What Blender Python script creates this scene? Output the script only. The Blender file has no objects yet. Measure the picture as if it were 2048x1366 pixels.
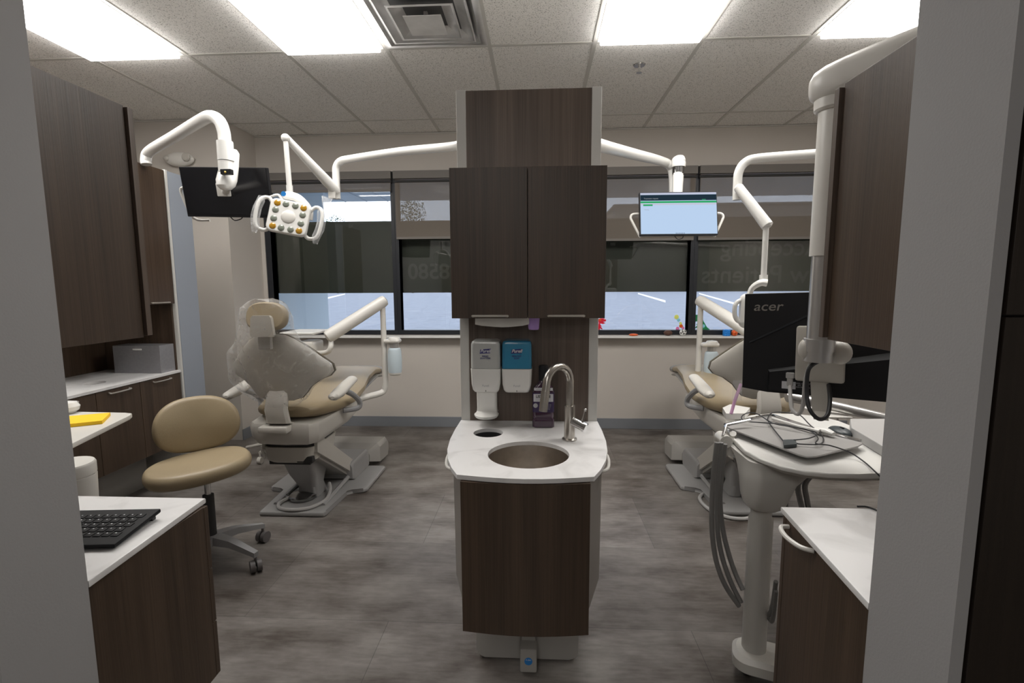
import bpy, bmesh, math, random
from mathutils import Matrix, Vector, noise
PI = math.pi
random.seed(4)
scene = bpy.context.scene
COL = scene.collection

# ------------------------------------------------------------------ camera
FPX, PITCH, YAW, ROLL, CH = 976.478, 0.1144, -0.0530, -0.0050, 1.3664
cy, sy = math.cos(YAW), math.sin(YAW)
FW = Vector((sy*math.cos(PITCH), cy*math.cos(PITCH), -math.sin(PITCH)))
R0 = Vector((cy, -sy, 0)); U0 = R0.cross(FW)
RT = math.cos(ROLL)*R0 + math.sin(ROLL)*U0
UP = -math.sin(ROLL)*R0 + math.cos(ROLL)*U0
cam = bpy.data.cameras.new('camera'); camo = bpy.data.objects.new('camera', cam); COL.objects.link(camo)
cam.sensor_width = 36; cam.lens = FPX/2048*36; cam.clip_start = 0.02; cam.clip_end = 300
camo.matrix_world = Matrix(((RT.x, UP.x, -FW.x, 0), (RT.y, UP.y, -FW.y, 0), (RT.z, UP.z, -FW.z, CH), (0, 0, 0, 1)))
scene.camera = camo

# ------------------------------------------------------------------ world, exposure
scene.view_settings.view_transform = 'Standard'; scene.view_settings.look = 'None'
scene.view_settings.gamma = 1; scene.view_settings.exposure = 1.42
w = bpy.data.worlds.new('overcast_sky'); scene.world = w; w.use_nodes = True
bg = w.node_tree.nodes['Background']; bg.inputs[0].default_value = (0.72, 0.83, 1.0, 1); bg.inputs[1].default_value = 0.9
LIGHT = 5.2           # strength of the ceiling panels

def P(x, y, Y):       # the point of the room at depth Y seen at a photograph coordinate
    d = FW*FPX + RT*(x-1024) - UP*(y-683)
    return Vector((d.x/d.y*Y, Y, CH + d.z/d.y*Y))

# ------------------------------------------------------------------ materials
def nm(name):
    m = bpy.data.materials.new(name); m.use_nodes = True
    return m, m.node_tree.nodes, m.node_tree.links, m.node_tree.nodes['Principled BSDF']
def mat(name, col, rough=0.5, metal=0.0, noise_amt=0.0, nscale=20, bump=0.0, bscale=200, spec=0.5, trans=0, coat=0, emit=None, estr=1, alpha=1):
    m, N, L, b = nm(name)
    b.inputs['Base Color'].default_value = (*col, 1); b.inputs['Roughness'].default_value = rough
    b.inputs['Metallic'].default_value = metal; b.inputs['Specular IOR Level'].default_value = spec
    b.inputs['Transmission Weight'].default_value = trans; b.inputs['Coat Weight'].default_value = coat; b.inputs['Alpha'].default_value = alpha
    if emit: b.inputs['Emission Color'].default_value = (*emit, 1); b.inputs['Emission Strength'].default_value = estr
    tc = N.new('ShaderNodeTexCoord')
    if noise_amt:
        n = N.new('ShaderNodeTexNoise'); n.inputs['Scale'].default_value = nscale; n.inputs['Detail'].default_value = 5
        L.new(tc.outputs['Object'], n.inputs['Vector'])
        r = N.new('ShaderNodeValToRGB'); L.new(n.outputs['Fac'], r.inputs[0])
        r.color_ramp.elements[0].position = .3; r.color_ramp.elements[1].position = .7
        r.color_ramp.elements[0].color = (*[c*(1-noise_amt) for c in col], 1); r.color_ramp.elements[1].color = (*[min(1, c*(1+noise_amt)) for c in col], 1)
        L.new(r.outputs[0], b.inputs['Base Color'])
    if bump:
        n2 = N.new('ShaderNodeTexNoise'); n2.inputs['Scale'].default_value = bscale; n2.inputs['Detail'].default_value = 3
        L.new(tc.outputs['Object'], n2.inputs['Vector'])
        bp = N.new('ShaderNodeBump'); bp.inputs['Strength'].default_value = bump; bp.inputs['Distance'].default_value = .002
        L.new(n2.outputs['Fac'], bp.inputs['Height']); L.new(bp.outputs[0], b.inputs['Normal'])
    return m
def wood(name, dark, light, off=0):
    m, N, L, b = nm(name); tc = N.new('ShaderNodeTexCoord')
    def layer(sx, sz, det, lo, hi):
        mp = N.new('ShaderNodeMapping'); mp.inputs['Scale'].default_value = (sx, sx, sz); mp.inputs['Location'].default_value = (off, off*2, off)
        L.new(tc.outputs['Object'], mp.inputs[0]); n = N.new('ShaderNodeTexNoise'); n.inputs['Scale'].default_value = 1; n.inputs['Detail'].default_value = det
        L.new(mp.outputs[0], n.inputs['Vector']); mr = N.new('ShaderNodeMapRange'); mr.inputs[1].default_value = lo; mr.inputs[2].default_value = hi
        L.new(n.outputs['Fac'], mr.inputs[0]); return mr
    a = layer(13, .55, 3, .32, .68); c = layer(260, 2.5, 4, .3, .7); d = layer(60, 1.2, 4, .3, .7)
    ma = N.new('ShaderNodeMath'); ma.operation = 'MULTIPLY_ADD'; L.new(c.outputs[0], ma.inputs[0]); ma.inputs[1].default_value = .35; 
    mb = N.new('ShaderNodeMath'); mb.operation = 'MULTIPLY_ADD'; L.new(d.outputs[0], mb.inputs[0]); mb.inputs[1].default_value = .3
    mc = N.new('ShaderNodeMath'); mc.operation = 'MULTIPLY'; L.new(a.outputs[0], mc.inputs[0]); mc.inputs[1].default_value = .4
    L.new(mc.outputs[0], mb.inputs[2]); L.new(mb.outputs[0], ma.inputs[2])
    mix = N.new('ShaderNodeMix'); mix.data_type = 'RGBA'; mix.inputs[6].default_value = (*dark, 1); mix.inputs[7].default_value = (*light, 1)
    L.new(ma.outputs[0], mix.inputs[0]); L.new(mix.outputs[2], b.inputs['Base Color']); b.inputs['Roughness'].default_value = .40
    b.inputs['Specular IOR Level'].default_value = .5
    bp = N.new('ShaderNodeBump'); bp.inputs['Strength'].default_value = .15; bp.inputs['Distance'].default_value = .001
    L.new(c.outputs[0], bp.inputs['Height']); L.new(bp.outputs[0], b.inputs['Normal'])
    return m
M = {}
M['wood'] = wood('walnut_laminate', (.026, .0155, .0095), (.100, .065, .042))
M['wood_vignetted'] = wood('vignette_darkened_laminate', (.010, .007, .005), (.025, .017, .012), 1.7)  # hall cabinet wood, colour darkened further to imitate lens falloff at the frame edge
M['wood_grey'] = wood('greyed_walnut_laminate', (.045, .031, .023), (.165, .120, .092), 3.3)
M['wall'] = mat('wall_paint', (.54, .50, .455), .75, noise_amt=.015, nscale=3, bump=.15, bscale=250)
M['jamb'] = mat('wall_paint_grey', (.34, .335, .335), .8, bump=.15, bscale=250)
M['blue_panel'] = mat('grey_panel', (.30, .33, .38), .5)
M['base'] = mat('grey_vinyl_base', (.20, .21, .23), .5)
M['offwhite'] = mat('offwhite_plastic', (.68, .66, .62), .32, noise_amt=.02, nscale=4)
M['white'] = mat('white_enamel', (.78, .77, .74), .25)
M['beige'] = mat('warm_grey_plastic', (.50, .475, .43), .4, noise_amt=.03, nscale=6)
M['beige2'] = mat('taupe_plastic', (.36, .345, .32), .4, noise_amt=.03, nscale=6)
M['grey'] = mat('grey_casting', (.30, .30, .305), .4, noise_amt=.04, nscale=8)
M['side'] = mat('warm_white_laminate', (.60, .59, .56), .45)
M['side2'] = mat('greige_side_laminate', (.23, .21, .19), .45)
M['tan'] = mat('tan_vinyl', (.33, .262, .165), .42, noise_amt=.05, nscale=5, bump=.25, bscale=320)
M['black'] = mat('black_plastic', (.010, .010, .012), .42, spec=.35)
M['key_black'] = mat('matt_black_keys', (.006, .006, .007), .6, spec=.2)
M['black_screen'] = mat('black_screen_glass', (.006, .006, .008), .18)
M['dark'] = mat('dark_rubber', (.03, .03, .03), .6)
M['frame'] = mat('black_anodised_frame', (.012, .014, .019), .4)
M['steel'] = mat('brushed_steel', (.50, .47, .43), .28, 1.0, noise_amt=.08, nscale=40)
M['steel_dark'] = mat('worn_bowl_steel', (.50, .455, .405), .36, 1.0, noise_amt=.08, nscale=40)
M['chrome'] = mat('chrome', (.7, .7, .7), .12, 1.0)
M['silver'] = mat('silver_tube', (.62, .61, .60), .32, .85)
M['nickel'] = mat('satin_nickel', (.66, .62, .57), .35, .8)
M['amber'] = mat('amber_lens', (.42, .22, .015), .12, coat=.6)
M['lens'] = mat('grey_lens', (.20, .22, .18), .12, coat=.6)
M['yellow'] = mat('yellow_paper', (.95, .58, .01), .7)
M['hose'] = mat('grey_hose', (.19, .185, .18), .5)
M['hose_light'] = mat('light_grey_hose', (.42, .41, .40), .45)
M['cable'] = mat('black_cable', (.012, .012, .014), .45)
M['tray'] = mat('grey_tray', (.33, .32, .31), .45)
M['paper'] = mat('paper_towel', (.72, .70, .66), .85, bump=.2, bscale=120)
M['purple'] = mat('purple_cup', (.42, .27, .62), .5)
M['blueliq'] = mat('blue_soap', (.04, .27, .46), .12, trans=.2)
M['clearliq'] = mat('clear_gel', (.62, .63, .61), .10, trans=.2)
M['bottle'] = mat('frosted_water_bottle', (.62, .72, .78), .35, trans=.15)
M['mouth'] = mat('dark_violet_liquid', (.045, .014, .04), .1, coat=.7)
M['label'] = mat('violet_label', (.035, .018, .075), .4)
M['white_label'] = mat('white_label', (.62, .62, .65), .5)
M['ink'] = mat('navy_ink', (.02, .02, .15), .5)
M['blackink'] = mat('black_ink', (.01, .01, .01), .5)
M['bluedisc'] = mat('blue_sticker', (.02, .20, .55), .35)
M['orange'] = mat('orange_plastic', (.85, .13, .02), .4)
M['football'] = mat('brown_leather', (.10, .045, .03), .6, bump=.4, bscale=300)
M['blue_toy'] = mat('blue_rubber', (.02, .25, .75), .4)
M['red'] = mat('red_gel', (.75, .02, .05), .35)
M['green'] = mat('green_gel', (.02, .28, .10), .35)
M['pink'] = mat('pink_gel', (.9, .25, .55), .35)
M['yellowgel'] = mat('yellow_gel', (.8, .85, .2), .35)
M['cyangel'] = mat('cyan_gel', (.3, .7, .85), .35)
M['pinktube'] = mat('pink_clear_tube', (.75, .45, .68), .2, trans=.4)
M['steelbox'] = mat('brushed_dispenser', (.36, .36, .38), .38, .6, noise_amt=.05, nscale=60)

def quartz():
    m, N, L, b = nm('white_quartz'); tc = N.new('ShaderNodeTexCoord')
    n = N.new('ShaderNodeTexNoise'); n.inputs['Scale'].default_value = 5; n.inputs['Detail'].default_value = 8; n.inputs['Distortion'].default_value = 1.6
    L.new(tc.outputs['Object'], n.inputs['Vector']); r = N.new('ShaderNodeValToRGB'); L.new(n.outputs['Fac'], r.inputs[0])
    e = r.color_ramp.elements; e[0].position = .33; e[0].color = (.62, .61, .60, 1); e[1].position = .5; e[1].color = (.76, .75, .745, 1)
    L.new(r.outputs[0], b.inputs['Base Color']); b.inputs['Roughness'].default_value = .35
    return m
M['quartz'] = quartz()
def floor_mat():
    m, N, L, b = nm('stone_look_vinyl_floor'); tc = N.new('ShaderNodeTexCoord')
    mp = N.new('ShaderNodeMapping'); mp.inputs['Scale'].default_value = (1.0, 2.0, 1); L.new(tc.outputs['Object'], mp.inputs[0])
    n = N.new('ShaderNodeTexNoise'); n.inputs['Scale'].default_value = 2.4; n.inputs['Detail'].default_value = 9; n.inputs['Roughness'].default_value = .62
    L.new(mp.outputs[0], n.inputs['Vector'])
    mp2 = N.new('ShaderNodeMapping'); mp2.inputs['Scale'].default_value = (4, 22, 1); L.new(tc.outputs['Object'], mp2.inputs[0])
    n3 = N.new('ShaderNodeTexNoise'); n3.inputs['Scale'].default_value = 3; n3.inputs['Detail'].default_value = 6; L.new(mp2.outputs[0], n3.inputs['Vector'])
    ad = N.new('ShaderNodeMath'); ad.operation = 'MULTIPLY_ADD'; L.new(n3.outputs['Fac'], ad.inputs[0]); ad.inputs[1].default_value = .26; L.new(n.outputs['Fac'], ad.inputs[2])
    br = N.new('ShaderNodeTexBrick'); br.inputs['Scale'].default_value = 1; br.inputs['Brick Width'].default_value = 1.22; br.inputs['Row Height'].default_value = .61
    br.inputs['Mortar Size'].default_value = .0016; br.inputs['Color1'].default_value = (.85, .84, .83, 1); br.inputs['Color2'].default_value = (1.14, 1.14, 1.14, 1); br.inputs['Mortar'].default_value = (.6, .6, .6, 1)
    L.new(tc.outputs['Object'], br.inputs['Vector'])
    r = N.new('ShaderNodeValToRGB'); L.new(ad.outputs[0], r.inputs[0]); e = r.color_ramp.elements
    e[0].position = .44; e[0].color = (.066, .052, .043, 1); e[1].position = .78; e[1].color = (.225, .207, .192, 1)
    x = N.new('ShaderNodeMix'); x.data_type = 'RGBA'; x.blend_type = 'MULTIPLY'; x.inputs[0].default_value = 1
    L.new(r.outputs[0], x.inputs[6]); L.new(br.outputs['Color'], x.inputs[7]); L.new(x.outputs[2], b.inputs['Base Color'])
    rr = N.new('ShaderNodeMapRange'); rr.inputs[3].default_value = .34; rr.inputs[4].default_value = .52; L.new(n.outputs['Fac'], rr.inputs[0]); L.new(rr.outputs[0], b.inputs['Roughness'])
    return m
M['floor'] = floor_mat()
def ceil_mat():
    m, N, L, b = nm('fissured_ceiling_tile'); tc = N.new('ShaderNodeTexCoord')
    n = N.new('ShaderNodeTexNoise'); n.inputs['Scale'].default_value = 170; n.inputs['Detail'].default_value = 2; L.new(tc.outputs['Object'], n.inputs['Vector'])
    r = N.new('ShaderNodeValToRGB'); L.new(n.outputs['Fac'], r.inputs[0]); e = r.color_ramp.elements
    e[0].position = .34; e[0].color = (.36, .35, .33, 1); e[1].position = .43; e[1].color = (.86, .84, .81, 1)
    L.new(r.outputs[0], b.inputs['Base Color']); b.inputs['Roughness'].default_value = .9
    return m
M['ceil'] = ceil_mat()
M['grid'] = mat('ceiling_grid_paint', (.56, .545, .51), .5)
M['vent'] = mat('dusty_white_metal', (.66, .65, .64), .5, noise_amt=.12, nscale=9)
def emis(name, col, s):
    m, N, L, b = nm(name); N.remove(b); e = N.new('ShaderNodeEmission'); e.inputs[0].default_value = (*col, 1); e.inputs[1].default_value = s
    L.new(e.outputs[0], N['Material Output'].inputs[0]); return m
M['panel'] = emis('led_panel', (1.0, .97, .93), LIGHT)
M['panel_dim'] = emis('dimmed_led_panel', (1.0, .97, .93), LIGHT*.6)
def glass_mat():
    m, N, L, b = nm('window_glass'); N.remove(b)
    t = N.new('ShaderNodeBsdfTransparent'); g = N.new('ShaderNodeBsdfGlossy'); g.inputs['Roughness'].default_value = .01
    fr = N.new('ShaderNodeFresnel'); fr.inputs[0].default_value = 1.5; mx = N.new('ShaderNodeMixShader')
    mm = N.new('ShaderNodeMath'); mm.operation = 'MULTIPLY'; mm.inputs[1].default_value = 1.25; L.new(fr.outputs[0], mm.inputs[0])
    L.new(mm.outputs[0], mx.inputs[0]); L.new(t.outputs[0], mx.inputs[1]); L.new(g.outputs[0], mx.inputs[2]); L.new(mx.outputs[0], N['Material Output'].inputs[0]); return m
M['glass'] = glass_mat()
def mixtrans(name, col, fac, rough=.5, gloss=False, transl=False):
    m, N, L, b = nm(name); t = N.new('ShaderNodeBsdfTransparent'); mx = N.new('ShaderNodeMixShader')
    b.inputs['Base Color'].default_value = (*col, 1); b.inputs['Roughness'].default_value = rough
    if transl:
        tr = N.new('ShaderNodeBsdfTranslucent'); tr.inputs[0].default_value = (*col, 1); m2 = N.new('ShaderNodeMixShader'); m2.inputs[0].default_value = .16
        L.new(b.outputs[0], m2.inputs[1]); L.new(tr.outputs[0], m2.inputs[2]); src = m2
    else: src = b
    mx.inputs[0].default_value = fac
    if gloss:
        lw = N.new('ShaderNodeLayerWeight'); lw.inputs[0].default_value = .45
        n = N.new('ShaderNodeTexNoise'); n.inputs['Scale'].default_value = 14; n.inputs['Detail'].default_value = 6; n.inputs['Distortion'].default_value = 2
        tc = N.new('ShaderNodeTexCoord'); L.new(tc.outputs['Object'], n.inputs['Vector'])
        mr = N.new('ShaderNodeMapRange'); mr.inputs[1].default_value = .5; mr.inputs[2].default_value = .75; mr.inputs[3].default_value = fac; mr.inputs[4].default_value = fac+.25
        L.new(n.outputs['Fac'], mr.inputs[0]); ad = N.new('ShaderNodeMath'); ad.operation = 'MULTIPLY_ADD'; ad.inputs[1].default_value = .32
        L.new(lw.outputs['Facing'], ad.inputs[0]); L.new(mr.outputs[0], ad.inputs[2]); ad.use_clamp = True; L.new(ad.outputs[0], mx.inputs[0])
        b.inputs['Specular IOR Level'].default_value = 1
    L.new(t.outputs[0], mx.inputs[1]); L.new(src.outputs[0], mx.inputs[2]); L.new(mx.outputs[0], N['Material Output'].inputs[0]); return m
M['shade'] = mixtrans('taupe_solar_screen', (.25, .215, .18), .63, .8, transl=True)
M['bag'] = mixtrans('clear_plastic_wrap', (.85, .84, .82), .075, .15, gloss=True)
M['sleeve'] = mixtrans('clear_plastic_sleeve', (.85, .86, .87), .10, .15, gloss=True)
M['banner'] = mat('dark_green_vinyl_banner', (.021, .029, .015), .6, noise_amt=.25, nscale=1.5)
M['banner_text'] = mat('pale_vinyl_lettering', (.060, .068, .052), .6)
M['asphalt'] = mat('pale_asphalt', (.21, .22, .25), .8, noise_amt=.12, nscale=2.2, bump=.2, bscale=40)
M['parkline'] = mat('white_road_paint', (.85, .85, .85), .7)
M['stucco'] = mat('pale_stucco', (.62, .70, .74), .8)
M['soffit'] = mat('soffit_slats', (.44, .50, .53), .6)
M['far_wall'] = mat('grey_brick_far', (.13, .12, .11), .8)
M['leaf'] = mat('tree_leaves', (.05, .08, .03), .8, noise_amt=.3, nscale=3)
M['bark'] = mat('tree_bark', (.10, .08, .06), .9)

def screen_mat():
    m, N, L, b = nm('lit_screen'); N.remove(b); e = N.new('ShaderNodeEmission'); e.inputs[0].default_value = (.185, .24, .32, 1); e.inputs[1].default_value = 1.0
    L.new(e.outputs[0], N['Material Output'].inputs[0]); return m
M['scr'] = screen_mat(); M['scr_dark'] = emis('screen_dark_bar', (.006, .012, .018), 1); M['scr_green'] = emis('screen_green_bar', (.012, .14, .05), 1); M['scr_pale'] = emis('screen_pale_bar', (.20, .21, .26), 1)
M['scr_text'] = emis('screen_text', (.12, .13, .14), 1)

# ------------------------------------------------------------------ builders
WM = {}
def wm(o): return WM.get(o.name, Matrix.Identity(4)) if o else Matrix.Identity(4)
class MB:
    def __init__(s): s.bm = bmesh.new()
    def _xf(s, vs, T):
        if T is not None: bmesh.ops.transform(s.bm, matrix=T, verts=vs)
    def box(s, x0, x1, y0, y1, z0, z1, bev=0, seg=2, T=None):
        r = bmesh.ops.create_cube(s.bm, size=1); vs = r['verts']
        for v in vs: v.co = Vector((x0+(v.co.x+.5)*(x1-x0), y0+(v.co.y+.5)*(y1-y0), z0+(v.co.z+.5)*(z1-z0)))
        if bev:
            es = list({e for v in vs for e in v.link_edges})
            rr = bmesh.ops.bevel(s.bm, geom=es, offset=min(bev, .49*min(abs(x1-x0), abs(y1-y0), abs(z1-z0))), segments=seg, affect='EDGES', profile=.5)
            vs = list({v for f in rr['faces'] for v in f.verts} | {v for v in vs if v.is_valid})
        s._xf(vs, T); return s
    def tube(s, pts, r, n=12, caps=True, T=None, sub=0, flat=1.0):
        pts = [Vector(p) for p in pts]; rs = r if isinstance(r, (list, tuple)) else [r]*len(pts)
        if sub:
            q, qr = [], []
            for i in range(len(pts)-1):
                p0 = pts[max(i-1, 0)]; p1 = pts[i]; p2 = pts[i+1]; p3 = pts[min(i+2, len(pts)-1)]
                for k in range(sub):
                    t = k/sub
                    q.append(.5*((2*p1)+(-p0+p2)*t+(2*p0-5*p1+4*p2-p3)*t*t+(-p0+3*p1-3*p2+p3)*t**3)); qr.append(rs[i]*(1-t)+rs[i+1]*t)
            q.append(pts[-1]); qr.append(rs[-1]); pts, rs = q, qr
        up = None; rings = []
        for i, p in enumerate(pts):
            d = (pts[min(i+1, len(pts)-1)]-pts[max(i-1, 0)]).normalized()
            if up is None: up = Vector((0, 0, 1)) if abs(d.z) < .9 else Vector((1, 0, 0))
            a = d.cross(up).normalized(); b2 = a.cross(d).normalized(); up = b2
            rings.append([s.bm.verts.new(p+a*math.cos(2*PI*k/n)*rs[i]+b2*math.sin(2*PI*k/n)*rs[i]*flat) for k in range(n)])
        for i in range(len(rings)-1):
            for k in range(n):
                try: s.bm.faces.new((rings[i][k], rings[i][(k+1) % n], rings[i+1][(k+1) % n], rings[i+1][k]))
                except ValueError: pass
        if caps: s.bm.faces.new(rings[0][::-1]); s.bm.faces.new(rings[-1])
        s._xf([v for g in rings for v in g], T); return s
    def lathe(s, prof, c=(0, 0, 0), n=32, T=None, sx=1, sy_=1):
        rings = []
        for (r, z) in prof: rings.append([s.bm.verts.new((c[0]+r*sx*math.cos(2*PI*k/n), c[1]+r*sy_*math.sin(2*PI*k/n), c[2]+z)) for k in range(n)])
        for i in range(len(rings)-1):
            for k in range(n): s.bm.faces.new((rings[i][k], rings[i][(k+1) % n], rings[i+1][(k+1) % n], rings[i+1][k]))
        if prof[0][0] > 1e-5: s.bm.faces.new(rings[0][::-1])
        if prof[-1][0] > 1e-5: s.bm.faces.new(rings[-1])
        s._xf([v for g in rings for v in g], T); return s
    def prism(s, out, z0, z1, bev=0, T=None, seg=2):
        a = [s.bm.verts.new((x, y, z0)) for x, y in out]; b2 = [s.bm.verts.new((x, y, z1)) for x, y in out]
        n = len(out); f1 = s.bm.faces.new(a[::-1]); f2 = s.bm.faces.new(b2)
        for i in range(n): s.bm.faces.new((a[i], a[(i+1) % n], b2[(i+1) % n], b2[i]))
        vs = a+b2
        if bev:
            es = list(f1.edges)+list(f2.edges); rr = bmesh.ops.bevel(s.bm, geom=es, offset=bev, segments=seg, affect='EDGES', profile=.5)
            vs = list({v for f in rr['faces'] for v in f.verts} | {v for v in vs if v.is_valid})
        s._xf(vs, T); return s
    def loft(s, rings, caps=True, T=None):
        R_ = [[s.bm.verts.new(p) for p in g] for g in rings]; n = len(R_[0])
        for i in range(len(R_)-1):
            for k in range(n): s.bm.faces.new((R_[i][k], R_[i][(k+1) % n], R_[i+1][(k+1) % n], R_[i+1][k]))
        if caps: s.bm.faces.new(R_[0][::-1]); s.bm.faces.new(R_[-1])
        s._xf([v for g in R_ for v in g], T); return s
    def ball(s, c, r, T=None, n=24):
        rr = bmesh.ops.create_uvsphere(s.bm, u_segments=n, v_segments=n//2, radius=1); r = r if hasattr(r, '__len__') else (r, r, r)
        for v in rr['verts']: v.co = Vector((c[0]+v.co.x*r[0], c[1]+v.co.y*r[1], c[2]+v.co.z*r[2]))
        s._xf(rr['verts'], T); return s
    def poly(s, pts): s.bm.faces.new([s.bm.verts.new(p) for p in pts]); return s
    def build(s, name, m, parent=None, label=None, angle=35, sub=0, local=False):
        bm = s.bm; bmesh.ops.remove_doubles(bm, verts=bm.verts, dist=1e-5)
        bmesh.ops.recalc_face_normals(bm, faces=bm.faces)
        root = parent
        if parent is not None and not local: bm.transform(wm(parent).inverted())
        th = math.radians(angle)
        for f in bm.faces: f.smooth = True
        for e in bm.edges:
            if len(e.link_faces) == 2 and e.calc_face_angle(0) > th: e.smooth = False
        me = bpy.data.meshes.new(name); bm.to_mesh(me); bm.free()
        o = bpy.data.objects.new(name, me); COL.objects.link(o); me.materials.append(M[m] if isinstance(m, str) else m)
        if parent is not None: o.parent = parent; WM[o.name] = wm(parent)
        if not sub:
            wn = o.modifiers.new('weighted_normal', 'WEIGHTED_NORMAL'); wn.keep_sharp = True; wn.weight = 80
        if sub:
            md = o.modifiers.new('subdivision', 'SUBSURF'); md.levels = sub; md.render_levels = sub
        if label: o['label'] = label
        return o
def tag(o, label=None, cat=None, group=None, kind=None):
    if label: o['label'] = label
    if cat: o['category'] = cat
    if group: o['group'] = group
    if kind: o['kind'] = kind
    return o
def thing(name, label, cat, loc=(0, 0, 0), group=None, rotz=0):
    o = bpy.data.objects.new(name, None); COL.objects.link(o); o.location = loc; o.rotation_euler[2] = rotz; o.empty_display_size = .05
    WM[o.name] = Matrix.Translation(loc) @ Matrix.Rotation(rotz, 4, 'Z'); return tag(o, label, cat, group)
def struct(mb, name, m, parent=None): 
    o = mb.build(name, m, parent)
    if parent is None: o['kind'] = 'structure'
    return o
def text(name, body, T, size, m, parent, depth=.0006, mirror=False, bold=0, align='CENTER', shear=0, sx=1):
    cu = bpy.data.curves.new('t', 'FONT'); cu.body = body; cu.size = size; cu.extrude = depth; cu.offset = bold; cu.shear = shear
    cu.align_x = align; cu.align_y = 'CENTER'; to = bpy.data.objects.new('t', cu); COL.objects.link(to)
    dg = bpy.context.evaluated_depsgraph_get(); me = bpy.data.meshes.new_from_object(to.evaluated_get(dg)); bpy.data.objects.remove(to)
    if mirror: me.transform(Matrix.Scale(-1, 4, (1, 0, 0))); me.flip_normals()
    if sx != 1: me.transform(Matrix.Scale(sx, 4, (1, 0, 0)))
    me.transform(wm(parent).inverted() @ T if parent else T); me.materials.clear(); me.materials.append(M[m]); me.name = name
    o = bpy.data.objects.new(name, me); COL.objects.link(o)
    if parent: o.parent = parent; WM[o.name] = wm(parent)
    return o
def facing_cam(p): return Matrix.Translation(p) @ Matrix.Rotation(PI/2, 4, 'X')          # text plane facing -Y
def basis(o, x, y, z): return Matrix(((x[0], y[0], z[0], o[0]), (x[1], y[1], z[1], o[1]), (x[2], y[2], z[2], o[2]), (0, 0, 0, 1)))
def V(*a): return Vector(a)
CZ = 2.757

# ------------------------------------------------------------------ the setting
struct(MB().box(-3.9, 2.9, -5.6, 4.75, -.1, 0), 'floor', 'floor')
cm = MB(); vx0, vx1, vy0, vy1 = -.283-.61+.01, -.283-.01, 2.406+.01, 3.016-.01
cm.box(-3.9, vx0, -5.6, 4.75, CZ, CZ+.1); cm.box(vx1, 2.9, -5.6, 4.75, CZ, CZ+.1); cm.box(vx0, vx1, -5.6, vy0, CZ, CZ+.1); cm.box(vx0, vx1, vy1, 4.75, CZ, CZ+.1)
struct(cm, 'ceiling', 'ceil')
wb = MB()
wb.box(-3.9, 2.9, 4.6, 4.75, 0, .90); wb.box(-3.9, 2.9, 4.6, 4.75, 2.42, CZ); wb.box(-3.9, -2.6, 4.6, 4.75, .90, 2.42); wb.box(2.78, 2.9, 4.6, 4.75, .90, 2.42)
struct(wb, 'wall_back', 'wall')
struct(MB().box(-3.9, -2.635, 4.12, 4.6, 0, CZ), 'wall_left_return', 'wall')
struct(MB().box(-3.9, -3.7, -5.6, 4.12, 0, CZ), 'wall_left', 'wall')
struct(MB().box(2.88, 3.0, -5.6, 4.75, 0, CZ), 'wall_right', 'wall')
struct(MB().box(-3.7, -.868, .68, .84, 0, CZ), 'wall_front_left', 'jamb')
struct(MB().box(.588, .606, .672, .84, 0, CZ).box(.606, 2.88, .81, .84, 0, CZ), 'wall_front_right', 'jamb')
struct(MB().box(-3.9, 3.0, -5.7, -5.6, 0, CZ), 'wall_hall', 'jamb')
struct(MB().box(-2.63, 2.88, 4.588, 4.6, 0, .10, .003), 'baseboard_back', 'base')
struct(MB().box(-2.635, -2.623, 4.108, 4.588, 0, .10, .003), 'baseboard_left', 'base')
g = MB(); x0 = -.283
for i in range(-6, 6):
    x = x0+.61*i
    if -3.7 < x < 2.85: g.box(x-.012, x+.012, .84, 4.6, CZ-.004, CZ+.001)
for Yg in (1.186-.61, 1.796, 3.016, 4.236): 
    if Yg > .84: g.box(-3.7, 2.88, Yg-.012, Yg+.012, CZ-.0041, CZ+.001)
struct(g, 'trim_1', 'grid')
struct(MB().box(-2.635, 2.88, 4.585, 4.6, CZ-.012, CZ-.004).box(-3.7, -2.62, 4.105, 4.12, CZ-.012, CZ-.004), 'trim_2', 'grid')
# ceiling lights
names = {-4: 'bright ceiling panel light furthest left, above the left cabinets', -2: 'bright ceiling panel light left of the air vent, above the left dental chair',
         1: 'bright ceiling panel light right of the air vent, nearest the sprinkler head', 3: 'bright ceiling panel light at far right, above the right monitor mast'}
for i, lb in names.items():
    xa = x0+.61*i
    t = thing('ceiling_light', lb, 'ceiling light', (xa+.305, 2.406, CZ), 'panel lights in the dropped ceiling')
    MB().box(xa+.012, xa+.598, 1.81, 3.004, CZ-.006, CZ).build('light_frame', 'white', t)
    MB().box(xa+.026, xa+.584, 1.825, 2.990, CZ-.034, CZ-.0062, .006).build('diffuser', 'panel', t)
for k, (xa, ya, lb) in enumerate(((-.893, -1.864, 'dimmer panel light in the hall ceiling behind the photographer'), (-.893, -4.914, 'bright hall ceiling light far behind the photographer, left one'), (.327, -4.914, 'bright hall ceiling light far behind the photographer, right one'))):
    t = thing('ceiling_light', lb, 'ceiling light', (xa+.305, ya+.61, CZ), 'panel lights in the dropped ceiling')
    MB().box(xa+.012, xa+.598, ya+.014, ya+1.208, CZ-.006, CZ).build('light_frame', 'white', t)
    MB().box(xa+.026, xa+.584, ya+.029, ya+1.194, CZ-.012, CZ-.0062, .002).build('diffuser', 'panel' if k else 'panel_dim', t)
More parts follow.
